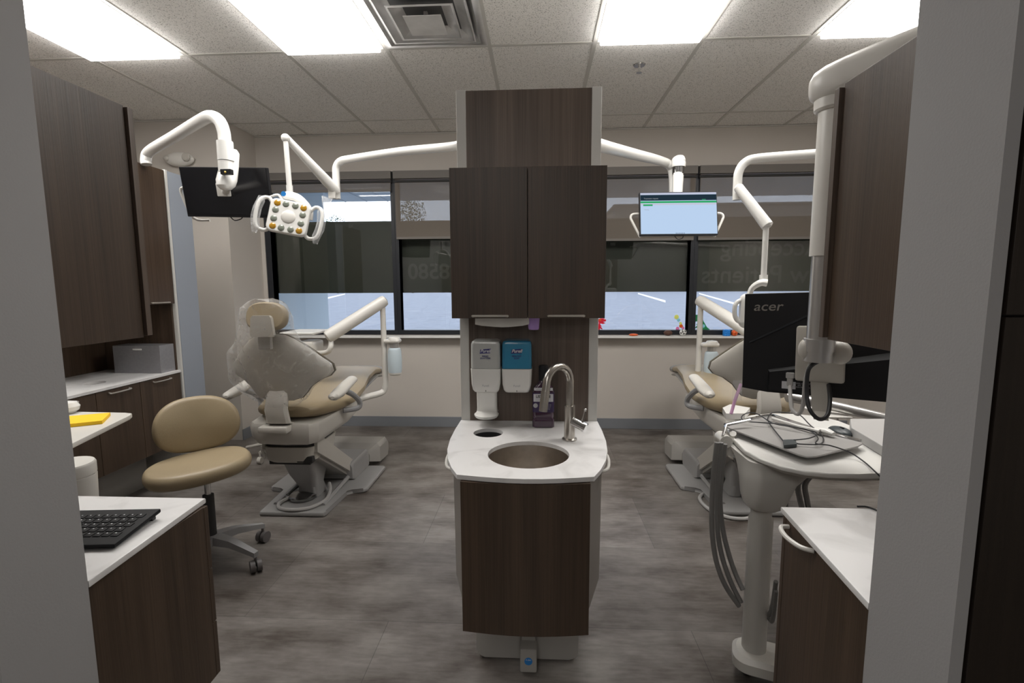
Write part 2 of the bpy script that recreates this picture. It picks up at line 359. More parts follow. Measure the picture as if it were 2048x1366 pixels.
# air vent
t = thing('ceiling_vent', 'square white ceiling air vent with nested dusty louvres', 'air vent', (x0-.305, 2.711, CZ))
vx, vy = x0-.305, 2.711
def ring(mb, s0, z0, s1, z1, th=.003):
    for k in range(4):
        c, s_ = math.cos(k*PI/2), math.sin(k*PI/2)
        def q(x, y, z): return (vx+c*x-s_*y, vy+s_*x+c*y, z)
        for dz in (0, th):
            mb.poly([q(-s0, -s0, z0+dz), q(s0, -s0, z0+dz), q(s1, -s1, z1+dz), q(-s1, -s1, z1+dz)])
        mb.poly([q(-s0, -s0, z0), q(s0, -s0, z0), q(s0, -s0, z0+th), q(-s0, -s0, z0+th)])
f = MB(); ring(f, .298, CZ-.004, .262, CZ-.008); ring(f, .262, CZ-.008, .225, CZ+.035); f.build('vent_frame', 'vent', t)
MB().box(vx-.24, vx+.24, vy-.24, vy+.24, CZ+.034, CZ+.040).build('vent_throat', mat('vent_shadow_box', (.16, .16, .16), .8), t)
for s0, s1, zz in ((.236, .165, -.006), (.170, .100, -.018)):
    f = MB(); ring(f, s0, CZ+zz-.004, s0-.012, CZ+zz-.004); ring(f, s0-.012, CZ+zz-.004, s1, CZ+zz+.030); f.build('louvre', 'vent', t)
MB().box(vx-.098, vx+.098, vy-.098, vy+.098, CZ-.034, CZ-.030, .0015).build('centre_plate', 'vent', t)
MB().box(vx-.01, vx+.01, vy-.01, vy+.01, CZ-.031, CZ+.035).build('centre_stem', 'vent', t)
# sprinkler
t = thing('sprinkler_head', 'small chrome fire sprinkler head under the ceiling right of the tower', 'sprinkler', (.643, 3.325, CZ))
MB().lathe([(.0, -.004), (.035, -.004), (.040, 0), (.040, .002), (0, .002)], (.643, 3.325, CZ-.002)).build('escutcheon', 'chrome', t)
MB().tube([(.643, 3.325, CZ-.004), (.643, 3.325, CZ-.045)], .008).lathe([(0, -.05), (.018, -.05), (.018, -.047), (0, -.047)], (.643, 3.325, CZ)).build('deflector', 'chrome', t)
# emergency light
c = V(-3.0, 4.12, 2.43)
t = thing('emergency_light', 'oval white emergency light on the wall above the left monitor', 'emergency light', c)
MB().ball((c.x, c.y-.03, c.z), (.125, .045, .058)).build('housing', 'offwhite', t)
MB().lathe([(0, 0), (.030, 0), (.034, .012), (.026, .020), (0, .022)], (0, 0, 0), T=Matrix.Translation((c.x+.085, c.y-.062, c.z+.008)) @ Matrix.Rotation(PI/2, 4, 'X')).build('lamp_head', 'beige', t)
MB().ball((c.x-.09, c.y-.060, c.z+.004), (.028, .02, .024)).build('lamp_head', 'beige', t)

# ------------------------------------------------------------------ windows, shades, outside
XS = [-2.60, -1.34, .03, 1.43, 2.78]; ZS0, ZS1 = .90, 2.42
struct(MB().box(-2.62, 2.79, 4.50, 4.61, .880, .898, .003), 'window_sill', 'white')
for i in range(4):
    a, b_ = XS[i], XS[i+1]; fw = .034
    la = a if i == 0 else a; o_l = .055 if i == 0 else fw; o_r = fw
    f = MB().box(a, a+o_l, 4.61, 4.70, ZS0, ZS1, .002).box(b_-o_r, b_, 4.61, 4.70, ZS0, ZS1, .002).box(a+o_l, b_-o_r, 4.61, 4.70, ZS0, ZS0+.045, .002).box(a+o_l, b_-o_r, 4.61, 4.70, ZS1-.05, ZS1, .002)
    fr = struct(f, 'window_%d' % (i+1), 'frame')
    MB().box(a+o_l, b_-o_r, 4.664, 4.668, ZS0+.045, ZS1-.05).build('glass_pane', 'glass', fr)
shades = [(0, 2.235, 'roller shade drawn up high over the far left window', 'leftmost'), (1, 1.80, 'half lowered taupe roller shade on the window left of the tower', ''),
          (2, 1.765, 'half lowered taupe roller shade on the window right of the tower', ''), (3, 1.765, 'half lowered taupe roller shade on the far right window', '')]
for i, zb, lb, _ in shades:
    a, b_ = XS[i]+.01, XS[i+1]-.01
    t = thing('roller_shade', lb, 'window shade', ((a+b_)/2, 4.57, zb), 'roller shades on the back windows')
    MB().box(a, b_, 4.555, 4.598, 2.345, 2.415, .003).build('cassette', 'shadebox', t) if 'shadebox' in M else None
    M.setdefault('shadebox', mat('taupe_cassette', (.17, .155, .14), .6))
    if not any(ch.name.startswith('cassette') for ch in t.children): MB().box(a, b_, 4.555, 4.598, 2.345, 2.415, .003).build('cassette', 'shadebox', t)
    MB().tube([(a, 4.585, 2.325), (b_, 4.585, 2.325)], .012).build('roller_tube', 'dark', t)
    MB().box(a+.01, b_-.01, 4.582, 4.5832, zb+.02, 2.345).build('fabric', 'shade', t)
    MB().box(a+.01, b_-.01, 4.580, 4.587, zb, zb+.022, .002).build('hem_bar', 'shadebox', t)
# signs on the outside of the glass
for nm_, xa, xb, lb in (('window_banner', -2.58, .03, 'dark green sign sheet across the outside of the left windows, digits reversed'), ('window_banner', .03, 2.78, 'dark green sign sheet across the outside of the right windows, words reversed')):
    t = thing(nm_, lb, 'sign', ((xa+xb)/2, 4.72, 1.30), 'sign sheets on the windows')
    MB().box(xa+.005, xb-.005, 4.715, 4.719, 1.30, 1.985).build('sheet', 'banner', t)
    if xa < 0:
        text('lettering', '8580', facing_cam(V(-1.053, 4.7148, 1.497)), .205, 'banner_text', t, mirror=True, bold=.004)
    else:
        text('lettering', 'Accepting', facing_cam(V(2.16, 4.7148, 1.70)), .23, 'banner_text', t, mirror=True, bold=.002)
        text('lettering', 'New Patients', facing_cam(V(2.17, 4.7148, 1.45)), .235, 'banner_text', t, mirror=True, bold=.002)
struct(MB().box(-260, 260, 4.76, 420, -.35, -.25), 'ground', 'asphalt')
def gz(px, py):
    d = FW*FPX + RT*(px-1024) - UP*(py-683); k = (-.248-CH)/d.z; return V(d.x*k, d.y*k, -.248)
for (p1, p2, w1, w2, lb) in (((1276, 587), (1331, 603), 2, 4, 'white painted parking line outside the window right of the tower'), ((1398, 587), (1500, 616), 2, 4, 'white painted parking line outside the far right window'), ((690, 588), (656, 596), 1.5, 3, 'white painted parking line outside the far left window')):
    A_ = [gz(p1[0], p1[1]-w1/2), gz(p1[0], p1[1]+w1/2)]; B_ = [gz(p2[0], p2[1]-w2/2), gz(p2[0], p2[1]+w2/2)]; q4 = [A_[0], A_[1], B_[1], B_[0]]
    tag(MB().loft([q4, [v+V(0, 0, .006) for v in q4]]).build('parking_line', 'parkline'), lb, 'parking line', 'parking lines')
t = thing('far_building', 'long low pale building far across the car park, seen through the right shades', 'building', (47, 140, -.25))
MB().box(20, 75, 130, 150, -.25, P(1300, 409, 130).z).build('walls', 'far_wall', t); MB().box(19.5, 75.5, 129.5, 150.5, P(1300, 412, 130).z, P(1300, 408, 130).z).build('roof', 'far_wall', t)
struct(MB().box(-2.85, -2.60, 4.75, 5.95, -.25, 2.545), 'wall_outside', 'stucco')
so = MB().box(-4, 4, 4.75, 6.9, 2.545, 2.62)
for k in range(27): so.box(-3.9+k*.3, -3.885+k*.3, 4.76, 6.9, 2.539, 2.546)
struct(so, 'ceiling_outside', 'soffit')
def tree(c, r, h, lb, n=1100):
    t = thing('tree', lb, 'tree', (c[0], c[1], -.25), 'trees beyond the car park')
    MB().tube([(c[0], c[1], -.25), (c[0], c[1], h-.3*r)], [.25, .1], 8).build('trunk', 'bark', t)
    m = MB(); rnd = random.Random(int(c[0]*10))
    for k in range(n):
        u = Vector((rnd.gauss(0, 1), rnd.gauss(0, 1), rnd.gauss(0, 1))).normalized()*r*rnd.random()**.4
        p = V(c[0]+u.x, c[1]+u.y, h+u.z*1.1); s_ = .03*r+.10*rnd.random()*r/2
        q = [V(rnd.uniform(-1, 1), rnd.uniform(-1, 1), rnd.uniform(-1, 1))*s_ for _ in range(4)]
        vs = [m.bm.verts.new(p+x) for x in q]
        for tri in ((0, 1, 2), (0, 2, 3), (0, 3, 1), (1, 3, 2)): m.bm.faces.new([vs[j] for j in tri])
    m.build('crown', 'leaf', t, angle=5)
tree((-28.3, 110, 0), 3.4, 17.6, 'slim leafy tree seen through the shade left of the tower')
tree((-46.5, 112, 0), 3.6, 13.6, 'low tree top seen above the dark sign in the far left window')
tree((-37.0, 118, 0), 1.6, 15.4, 'very small tree top at the right part of the far left window')

# ------------------------------------------------------------------ sink console in the middle
CX = -.0375
def handle_bar(t, p1, p2, out, r=.0045, parent=None):        # bowed pull
    p1, p2, out = V(*p1), V(*p2), V(*out)
    MB().tube([p1, p1+out*.8, (p1*3+p2)/4+out, (p1+p2)/2+out*1.05, (p1+p2*3)/4+out, p2+out*.8, p2], r, 8, sub=3).build('handle', 'nickel', parent or t)
t = thing('sink_console', 'tall walnut sink cabinet with white top standing in the middle of the room', 'cabinet', (CX, 1.9, 0))
# body plan: narrow bowed front, wider back
def plan(off=0):
    pts = []
    for k in range(9):
        u = k/8; pts.append((CX-.193+off+(.386-2*off)*u, 1.392+off+.0-.016*math.sin(PI*u)))
    return pts
body = plan(.012)+[(CX+.262, 1.66), (CX+.276, 1.80), (CX+.278, 2.02), (CX-.278, 2.02), (CX-.276, 1.80), (CX-.262, 1.66)]
bot = [(CX+(x-CX)*.985, y) for x, y in body]
b = MB(); b.loft([[V(x, y, .32) for x, y in bot], [V(x, y, .787) for x, y in body]], caps=False); b.poly([(x, y, .3205) for x, y in bot]); b.build('body', 'side2', t)
fp = plan(0); fpb = [(x, y-.012) for x, y in fp]
MB().loft([[V(x, y+.010, .305) for x, y in fp[::-1]]+[V(x, y-.004, .305) for x, y in fp], [V(x, y+.010, .786) for x, y in fp[::-1]]+[V(x, y-.004, .786) for x, y in fp]]).build('front_panel', 'wood', t)
# recessed base with pedal
def rrect(x0, x1, z0, z1, r, n=5, skip_top=False):
    o = []
    for cx_, cz_, a0 in ((x1-r, z1-r, 0), (x0+r, z1-r, PI/2), (x0+r, z0+r, PI), (x1-r, z0+r, 1.5*PI)):
        for k in range(n+1): o.append((cx_+r*math.cos(a0+PI/2*k/n), cz_+r*math.sin(a0+PI/2*k/n)))
    return o
XZ = lambda y: basis((0, y, 0), (1, 0, 0), (0, 0, 1), (0, -1, 0))       # prism (x,z) extruded towards -Y
MB().prism(rrect(CX-.186, CX+.186, .004, .40, .03), 0, .36, .004, T=XZ(2.01)).build('base_plinth', 'beige2', t)
pd = MB().box(CX-.024, CX+.036, 1.575, 1.652, .010, .10, .006).box(CX-.019, CX+.031, 1.62, 1.652, .09, .32, .003)
pdl = pd.build('foot_pedal', 'beige2', t)
MB().lathe([(0, 0), (.014, 0), (.014, .0015), (0, .0015)], T=Matrix.Translation((CX+.006, 1.5752, .055)) @ Matrix.Rotation(PI/2, 4, 'X')).build('sticker', 'bluedisc', pdl)
text('lettering', 'A-dec', facing_cam(V(CX+.006, 1.5735, .061)), .008, 'white_label', pdl, depth=.0002)
# counter with two real holes
outl = [(CX-.286, 2.0)]
for px_, py_ in ((-.2885, 1.86), (-.286, 1.74), (-.276, 1.63), (-.258, 1.54), (-.232, 1.46), (-.205, 1.402)): outl.append((CX+px_, py_))
for k in range(1, 8): u = k/8; outl.append((CX-.205+.41*u, 1.402-.026*math.sin(PI*u)))
for px_, py_ in ((.205, 1.402), (.232, 1.46), (.258, 1.54), (.276, 1.63), (.286, 1.74), (.2885, 1.86), (.286, 2.0)): outl.append((CX+px_, py_))
def slab_holes(name, out, holes, z0, z1, m, parent, bev=.003):
    bm = bmesh.new(); loops = [out]+holes
    for lp in loops:
        vs = [bm.verts.new((x, y, z1)) for x, y in lp]
        for i in range(len(vs)): bm.edges.new((vs[i], vs[(i+1) % len(vs)]))
    bmesh.ops.triangle_fill(bm, use_beauty=True, use_dissolve=False, edges=bm.edges)
    cen = [(sum(p[0] for p in h)/len(h), sum(p[1] for p in h)/len(h), max(math.hypot(p[0]-h[0][0], 0) for p in h)) for h in holes]
    r = bmesh.ops.extrude_face_region(bm, geom=bm.faces[:]); vv = [v for v in r['geom'] if isinstance(v, bmesh.types.BMVert)]
    for v in vv: v.co.z = z0
    mb = MB(); mb.bm.free(); mb.bm = bm
    return mb.build(name, m, parent, angle=30)
def ell(cx_, cy_, a, b2, n=40): return [(cx_+a*math.cos(2*PI*k/n), cy_+b2*math.sin(2*PI*k/n)) for k in range(n)]
SX, SY, SA, SB = -.031, 1.592, .137, .133
slab_holes('countertop', outl, [ell(SX, SY, SA, SB), ell(-.190, 1.824, .057, .057, 28)], .788, .802, 'quartz', t)
prof = [(.142, .786), (.139, .76), (.135, .70), (.12, .665), (.08, .655), (.02, .650), (0, .650)]
sk = MB(); n = 40
rings = [[V(SX+r*math.cos(2*PI*k/n), SY+r*.97*math.sin(2*PI*k/n), z) for k in range(n)] for r, z in prof[:-1]]
sk.loft(rings, caps=False); sk.bm.faces.new([sk.bm.verts.new(p) for p in rings[-1]])
sk.build('sink_bowl', 'steel_dark', t)
MB().lathe([(0, 0), (.02, 0), (.02, .003), (0, .003)], (SX, SY, .6505)).build('drain', 'chrome', t)
MB().loft([[V(-.190+.058*math.cos(2*PI*k/28), 1.824+.058*math.sin(2*PI*k/28), z) for k in range(28)] for z in (.787, .60)], caps=False).build('waste_chute', 'dark', t)
# side ring handles
for s_ in (-1, 1):
    pts = [(CX+s_*.268, 1.78, .745), (CX+s_*.289, 1.76, .745), (CX+s_*.291, 1.70, .745), (CX+s_*.277, 1.62, .745), (CX+s_*.254, 1.59, .745), (CX+s_*.238, 1.60, .745)]
    MB().tube(pts, .0055, 8, sub=4).build('side_handle', 'offwhite', t)
# tower
TW = .2845; TY0, TY1 = 2.0, 2.46
for s_ in (-1, 1):
    xa, xb = sorted((CX+s_*TW, CX+s_*(TW-.038)))
    MB().box(xa, xb, TY0, TY1, .802, 2.128, .002).build('side_panel', 'side', t)
MB().box(CX-TW+.038, CX+TW-.038, TY0+.002, TY0+.02, 1.78, 2.125).build('upper_panel', 'wood_grey', t)
MB().box(CX-TW+.038, CX+TW-.038, TY0-.005, TY0+.014, .802, 1.30).build('splash_panel', 'wood_grey', t)
MB().box(CX-TW+.038, CX+TW-.038, TY0+.03, TY1, .802, 2.12).build('tower_core', 'side', t)
MB().box(CX-.2835, CX+.2835, 1.842, TY0, 1.247, 1.790).build('upper_cabinet', 'side2', t)
for s_, xa, xb in ((-1, CX-.2855, CX-.0015), (1, CX+.0015, CX+.2855)):
    d = MB().box(xa, xb, 1.820, 1.840, 1.244, 1.792, .0015).build('door', 'wood', t)
    xc = xa+.145 if s_ < 0 else xa+.141
    handle_bar(t, (xc-.064, 1.819, 1.252), (xc+.064, 1.819, 1.252), (0, -.014, .002), .0042, d)
# under-cabinet paper towel and cups
tt = thing('paper_towel', 'white paper towel hanging below the upper cabinet doors', 'paper towel', (-.16, 1.88, 1.21))
pt = MB()
ru = [V(-.243+.21*k/8, 1.885+.008*math.sin(k*1.3), 1.245) for k in range(9)]; rl = [V(-.243+.21*k/8, 1.880+.012*math.sin(k*1.1), 1.2125-.006*math.sin(PI*k/8)+(.004 if k in (0, 8) else 0)) for k in range(9)]
pt.loft([ru+[p+V(0, .004, 0) for p in ru[::-1]], rl+[p+V(0, .004, 0) for p in rl[::-1]]]); pt.build('sheet', 'paper', tt)
cc = (-.016, 1.90)
tag(MB().lathe([(0, 1.195), (.019, 1.195), (.021, 1.20), (.024, 1.245), (.022, 1.245), (.0, 1.24)], (cc[0], cc[1], 0)).build('plastic_cup', 'purple'), 'purple plastic cup hanging bottom down from the upper cabinet', 'cup')
# dispensers
def dispenser(x, liq, words, lb, drip):
    y1 = 1.994; t = thing('soap_dispenser' if not drip else 'sanitizer_dispenser', lb, 'dispenser', (x, y1, .94))
    w_ = .0605
    f = []
    f.append((rrect(-w_, w_, .0, .108, .012)))
    def front(z0, z1, wa, wb, dep, m, nm2, par, rnd=.012):
        mb = MB(); L_ = []
        for z, ww in ((z0, wa), (z0+.004, wa+.0015), (z1-.004, wb+.001), (z1, wb)):
            L_.append([V(x+a, y1-bb, z) for a, bb in rrect(-ww, ww, 0, dep, .016)])
        mb.loft(L_); return mb.build(nm2, m, par)
    cs = MB(); L_ = []
    for z, ww, dp in ((.937, .044, .066), (.940, .048, .074), (.950, .0535, .082), (.975, .058, .088), (1.033, w_, .088), (1.036, w_, .087)):
        L_.append([V(x+a, y1-bb, z) for a, bb in rrect(-ww, ww, 0, dp, .014)])
    cs.loft(L_); case = cs.build('cover', 'white', t)
    cart = MB(); L_ = []
    for z, ww, dp in ((1.037, w_-.001, .084), (1.042, w_-.001, .085), (1.135, w_-.002, .085), (1.145, w_-.006, .080), (1.149, w_-.014, .07)):
        L_.append([V(x+a, y1-bb, z) for a, bb in rrect(-ww, ww, 0, dp, .014)])
    cart.loft(L_); ca = cart.build('refill_cartridge', liq, t)
    yf = y1-.0865
    lp = MB().box(x-.023, x+.023, yf-.0004, yf+.002, 1.100, 1.1165); Tm = Matrix.Shear('XZ', 3, (0, 0)) if False else None
    lg = MB().loft([[V(x-.0225, yf, 1.098), V(x+.0195, yf, 1.100), V(x+.0225, yf, 1.118), V(x-.0195, yf, 1.1145)], [V(x-.0225, yf+.002, 1.098), V(x+.0195, yf+.002, 1.100), V(x+.0225, yf+.002, 1.118), V(x-.0195, yf+.002, 1.1145)]])
    lg.build('logo', 'ink', ca)
    text('lettering', 'Purell', facing_cam(V(x+.0005, yf-.0006, 1.1085)), .0175, 'white_label', ca, depth=.0002, bold=.0004, shear=.3)
    text('lettering', words, facing_cam(V(x, yf+.0005, 1.0835)), .0088, 'ink', ca, depth=.0002, bold=.0002)
    text('lettering', 'Purell', facing_cam(V(x, y1-.0885, .969)), .012, 'logo_grey', case, depth=.0002)
    MB().box(x-.001, x+.001, y1-.0835, y1-.079, .944, .950).build('sensor_mark', 'blackink', case)
    if drip:
        a = MB()
        L_ = [[V(x+aa, y1-.003-bb, z) for aa, bb in rrect(-ww, ww, 0, dp, .012)] for z, ww, dp in ((.945, .042, .055), (.87, .041, .05), (.856, .042, .05), (.85, .045, .06))]
        a.loft(L_); a.lathe([(0, .838), (.044, .836), (.049, .842), (.050, .848), (.044, .852), (0, .853)], (x, y1-.062, 0), sy_=1.1); a.build('drip_tray', 'white', t)
M['logo_grey'] = mat('grey_print', (.42, .42, .44), .5)
dispenser(-.2075, 'clearliq', 'HAND\nSANITIZER', 'white dispenser with clear gel cartridge and drip tray, left of the blue one', True)
dispenser(-.0830, 'blueliq', 'HEALTHY\nSOAP', 'white dispenser with bright blue soap cartridge above the sink counter', False)
# mouthwash bottle
bx_, by_ = .0225, 1.925
t = thing('mouthwash_bottle', 'purple mouthwash bottle standing behind the faucet on the sink counter', 'bottle', (bx_, by_, .802))
def rb(z, w1, d1, r=.012): return [V(bx_+a, by_+b2, z) for a, b2 in rrect(-w1, w1, -d1, d1, min(r, .9*min(w1, d1)))]
MB().loft([rb(.8025, .040, .028), rb(.806, .044, .031), (rb(.835, .044, .031)), rb(.842, .040, .028), rb(.848, .042, .029), rb(.945, .042, .029), rb(.965, .036, .026), rb(.980, .022, .02), rb(.992, .016, .016)]).build('bottle_body', 'mouth', t)
MB().lathe([(0, .990), (.019, .990), (.019, 1.045), (.016, 1.05), (0, 1.05)], (bx_, by_, 0)).build('cap', 'black', t)
lbx = MB().loft([rb(.865, .0428, .0298), rb(.944, .0428, .0298)]).build('wrap_label', 'label', t)
yl = by_-.0300
MB().box(bx_-.039, bx_+.039, yl-.0006, yl+.001, .909, .9395).build('label_block', 'white_label', lbx)
text('lettering', 'LISTERINE', facing_cam(V(bx_, yl-.0008, .929)), .0150, 'blackink', lbx, depth=.0002, bold=.0005, sx=.88)
text('lettering', 'TOTAL CARE', facing_cam(V(bx_, yl-.0008, .9155)), .0105, 'logo_grey', lbx, depth=.0002, sx=1.0)
MB().box(bx_-.037, bx_+.037, by_-.0285, by_-.024, .953, .9635).build('upper_label', 'white_label', t)
text('lettering', 'ANTICAVITY FLUORIDE', facing_cam(V(bx_, by_-.0290, .958)), .0055, 'blackink', t, depth=.0001)
MB().lathe([(0, 0), (.009, 0), (.009, .001), (0, .001)], T=Matrix.Translation((bx_-.031, yl, .893)) @ Matrix.Rotation(PI/2, 4, 'X')).build('seal', 'logo_grey', lbx)
for k in range(4): text('lettering', 'STRENGTHENS TEETH'[:15-k], facing_cam(V(bx_+.010, yl, .896-k*.006)), .005, 'logo_grey', lbx, depth=.0001)
# faucet
fx, fy = .117, 1.752
t = thing('faucet', 'brushed steel gooseneck faucet behind the round sink', 'faucet', (fx, fy, .802))
MB().lathe([(0, .8025), (.027, .8025), (.027, .807), (.020, .810), (.0195, .880), (.0195, .930), (.014, .932), (0, .932)], (fx, fy, 0)).build('faucet_body', 'steel', t)
sp = [V(fx, fy, .93), V(fx+.002, fy, 1.0)]
tgt = V(.018, 1.655, 0); dirv = (tgt-V(fx, fy, 0)); dirv.z = 0; span = dirv.length; dirv.normalize(); rad = span*.44
sp = [V(fx, fy, .93), V(fx, fy, .99)]
for k in range(0, 11):
    a = PI*k/10; sp.append(V(fx, fy, 1.02)+dirv*(rad*(1-math.cos(a)))+V(0, 0, rad*1.0*math.sin(a)))
e_ = sp[-1]+dirv*.010+V(0, 0, -.055)
MB().tube(sp+[sp[-1]+dirv*.004+V(0, 0, -.02)], .0140, 16).build('spout', 'steel', t)
e0 = sp[-1]+dirv*.004+V(0, 0, -.018)
MB().tube([e0, e0+dirv*.012+V(0, 0, -.07)], [.0155, .0145], 16).build('spray_head', 'steel', t)
MB().tube([(fx+.010, fy-.01, .874), (fx+.046, fy-.030, .860)], .0165, 16).tube([(fx+.046, fy-.030, .860), (fx+.056, fy-.035, .856)], .0185, 16).build('valve', 'chrome', t)
MB().tube([(fx+.043, fy-.026, .872), (fx+.054, fy-.026, .920)], [.0045, .0035], 8).ball((fx+.054, fy-.026, .921), .0055).build('lever', 'chrome', t)

# ------------------------------------------------------------------ near consoles by the opening
# left
t = thing('wall_console', 'walnut cabinet with white top beside the left door edge, black keyboard on it', 'cabinet', (-1.2, 1.03, 0))
MB().box(-1.60, -.884, .842, 1.190, .30, .786, .001).build('body', 'wood', t)
for z0_, z1_ in ((.300, .452), (.455, .606), (.609, .784)):
    MB().box(-1.60, -.884, 1.1905, 1.207, z0_, z1_, .0015).build('drawer', 'wood', t)
MB().box(-1.50, -.99, .86, 1.05, 0, .30).build('base_plinth', 'beige2', t)
MB().prism([(-1.62, .842), (-.868, .842), (-.893, 1.213), (-1.62, 1.213)], .787, .802, .003).build('countertop', 'quartz', t)
t = thing('upper_cabinet', 'dark walnut wall cabinet hanging above the left counter by the door edge', 'cabinet', (-1.3, 1.0, 1.24))
MB().box(-1.60, -1.0, .842, 1.185, 1.240, 1.803, .001).build('body', 'wood', t)
MB().box(-1.60, -.992, 1.187, 1.204, 1.244, 1.800, .0015).build('door', 'wood_grey', t)
# right
t = thing('wall_console', 'walnut cabinet with white top and curved side handle beside the right door edge', 'cabinet', (.9, 1.03, 0))
MB().box(.622, 1.30, .842, 1.198, .30, .786, .001).build('body', 'wood', t)
MB().box(.622, 1.30, 1.199, 1.214, .30, .784, .0015).build('drawer', 'wood', t)
MB().box(.72, 1.25, .86, 1.05, 0, .30).build('base_plinth', 'beige2', t)
MB().prism([(.588, .842), (1.32, .842), (1.32, 1.224), (.620, 1.224)], .787, .802, .003).build('countertop', 'quartz', t)
MB().tube([(.621, 1.182, .770), (.602, 1.180, .770), (.592, 1.155, .770), (.590, 1.12, .770), (.600, 1.085, .770), (.621, 1.07, .770)], .0055, 8, sub=4).build('side_handle', 'offwhite', t)
t = thing('upper_cabinet', 'walnut wall cabinet hanging above the right counter beside the silver mast', 'cabinet', (.9, 1.0, 1.24))
MB().box(.672, 1.30, .842, 1.165, 1.238, 1.803, .001).build('body', 'wood', t)
MB().box(.662, 1.30, 1.167, 1.184, 1.242, 1.796, .0015).build('door', 'wood_grey', t)
# hall cabinet at far right
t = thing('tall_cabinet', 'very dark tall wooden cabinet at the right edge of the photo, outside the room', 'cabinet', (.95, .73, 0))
MB().box(.607, 1.5, .685, .808, 0, 2.6).build('body', 'wood_vignetted', t)
MB().box(.609, 1.5, .668, .684, .02, 1.322, .001).build('door', 'wood_vignetted', t)
MB().box(.609, 1.5, .668, .684, 1.325, 2.6, .001).build('door', 'wood_vignetted', t)
# keyboard
t = thing('keyboard', 'black keyboard lying on the left counter by the door edge', 'keyboard', (-1.13, 1.05, .802))
KT = Matrix.Translation((-.925, 1.10, .816)) @ Matrix.Rotation(math.radians(5), 4, 'Z') @ Matrix.Rotation(math.radians(4), 4, 'X')
MB().box(-.44, 0, -.150, 0, 0, .010, .003, T=KT).build('keyboard_body', 'key_black', t)
MB().box(-.43, -.01, -.020, -.006, -.014, 0, .002, T=KT).box(-.09, -.06, -.13, -.11, -.008, 0, .002, T=KT).build('riser_foot', 'black', t)
keym = None
for r in range(5):
    for k in range(15):
        if keym is None: 
            ko = MB().box(-.0078, .0078, -.0078, .0078, 0, .0016, .0005).build('key', 'key_black', t, local=True); keym = ko.data
        else: ko = bpy.data.objects.new('key', keym); COL.objects.link(ko); ko.parent = t
        ko.matrix_local = wm(t).inverted() @ KT @ Matrix.Translation((-.024-.0195*k-(r % 2)*.006, -.026-.0195*r-.008, .010))
def legends():
    m = MB()
    for r in range(5):
        for k in range(15): m.box(-.0016, .0012, -.0012, .0016, 0, .0002, T=KT @ Matrix.Translation((-.027-.0195*k-(r % 2)*.006, -.024-.0195*r-.006, .0117)))
    return m
legends().build('key_legends', 'white_label', t)

# ------------------------------------------------------------------ far left console
t = thing('side_console', 'long dark walnut cabinet with narrow white top against the left side', 'cabinet', (-2.7, 2.5, 0))
MB().box(-3.02, -2.475, 1.35, 3.19, .30, .785, .001).build('body', 'wood', t)
edges = [1.35, 1.78, 2.16, 2.54, 2.845, 3.19]
for i in range(5):
    a, b_ = edges[i]+.0015, edges[i+1]-.0015
    if i == 2:
        d = MB().box(-2.474, -2.457, a, b_, .545, .783, .0015).build('drawer', 'wood', t); d2 = MB().box(-2.474, -2.457, a, b_, .302, .542, .0015).build('drawer', 'wood', t)
    else: d = MB().box(-2.474, -2.457, a, b_, .302, .783, .0015).build('door', 'wood', t)
    mid = (a+b_)/2
    handle_bar(t, (-2.456, mid-.07, .765), (-2.456, mid+.07, .765), (.018, 0, -.004), .0045, d)
slab_holes('countertop', [(-3.02, 1.35), (-2.45, 1.35), (-2.45, 3.19), (-3.02, 3.19)], [ell(-2.64, 2.73, .055, .055, 24)], .786, .801, 'quartz', t)
MB().box(-2.98, -2.70, 1.5, 3.12, 0, .30, .003).build('base_plinth', 'beige2', t)
MB().box(-2.97, -2.451, 3.195, 3.212, 0.0, 2.136, .001).build('end_panel', 'side', t)
MB().box(-3.02, -2.975, 1.35, 3.19, .801, 2.13).build('back_panel', 'wood', t)
ub = MB().box(-2.97, -2.472, 2.55, 3.19, 1.262, 2.125, .001).build('upper_body', 'wood', t)
MB().box(-2.97, -2.476, 3.180, 3.1945, .8015, 1.262).build('inner_side_panel', 'wood', t)
d = MB().box(-2.471, -2.455, 2.97, 3.19, 1.256, 2.13, .0015).build('door', 'wood', t)
handle_bar(t, (-2.454, 2.99, 1.266), (-2.454, 3.13, 1.266), (.018, 0, 0), .0045, d)
MB().box(-2.471, -2.455, 2.55, 2.967, 1.256, 2.13, .0015).build('door', 'wood', t)
t = thing('partition_panel', 'tall blue-grey panel standing behind the left cabinet end', 'partition', (-2.5, 3.4, 0))
MB().box(-2.56, -2.451, 3.216, 3.42, 0, 2.13, .002).build('panel_sheet', 'blue_panel', t)
t = thing('towel_dispenser', 'grey metal dispenser box on the far end of the left counter', 'dispenser', (-2.55, 3.15, .802))
MB().box(-2.80, -2.478, 3.05, 3.178, .802, .985, .003).build('housing', 'steelbox', t)
MB().box(-2.66, -2.60, 3.047, 3.0505, .955, .965, .001).build('slot', 'white', t)

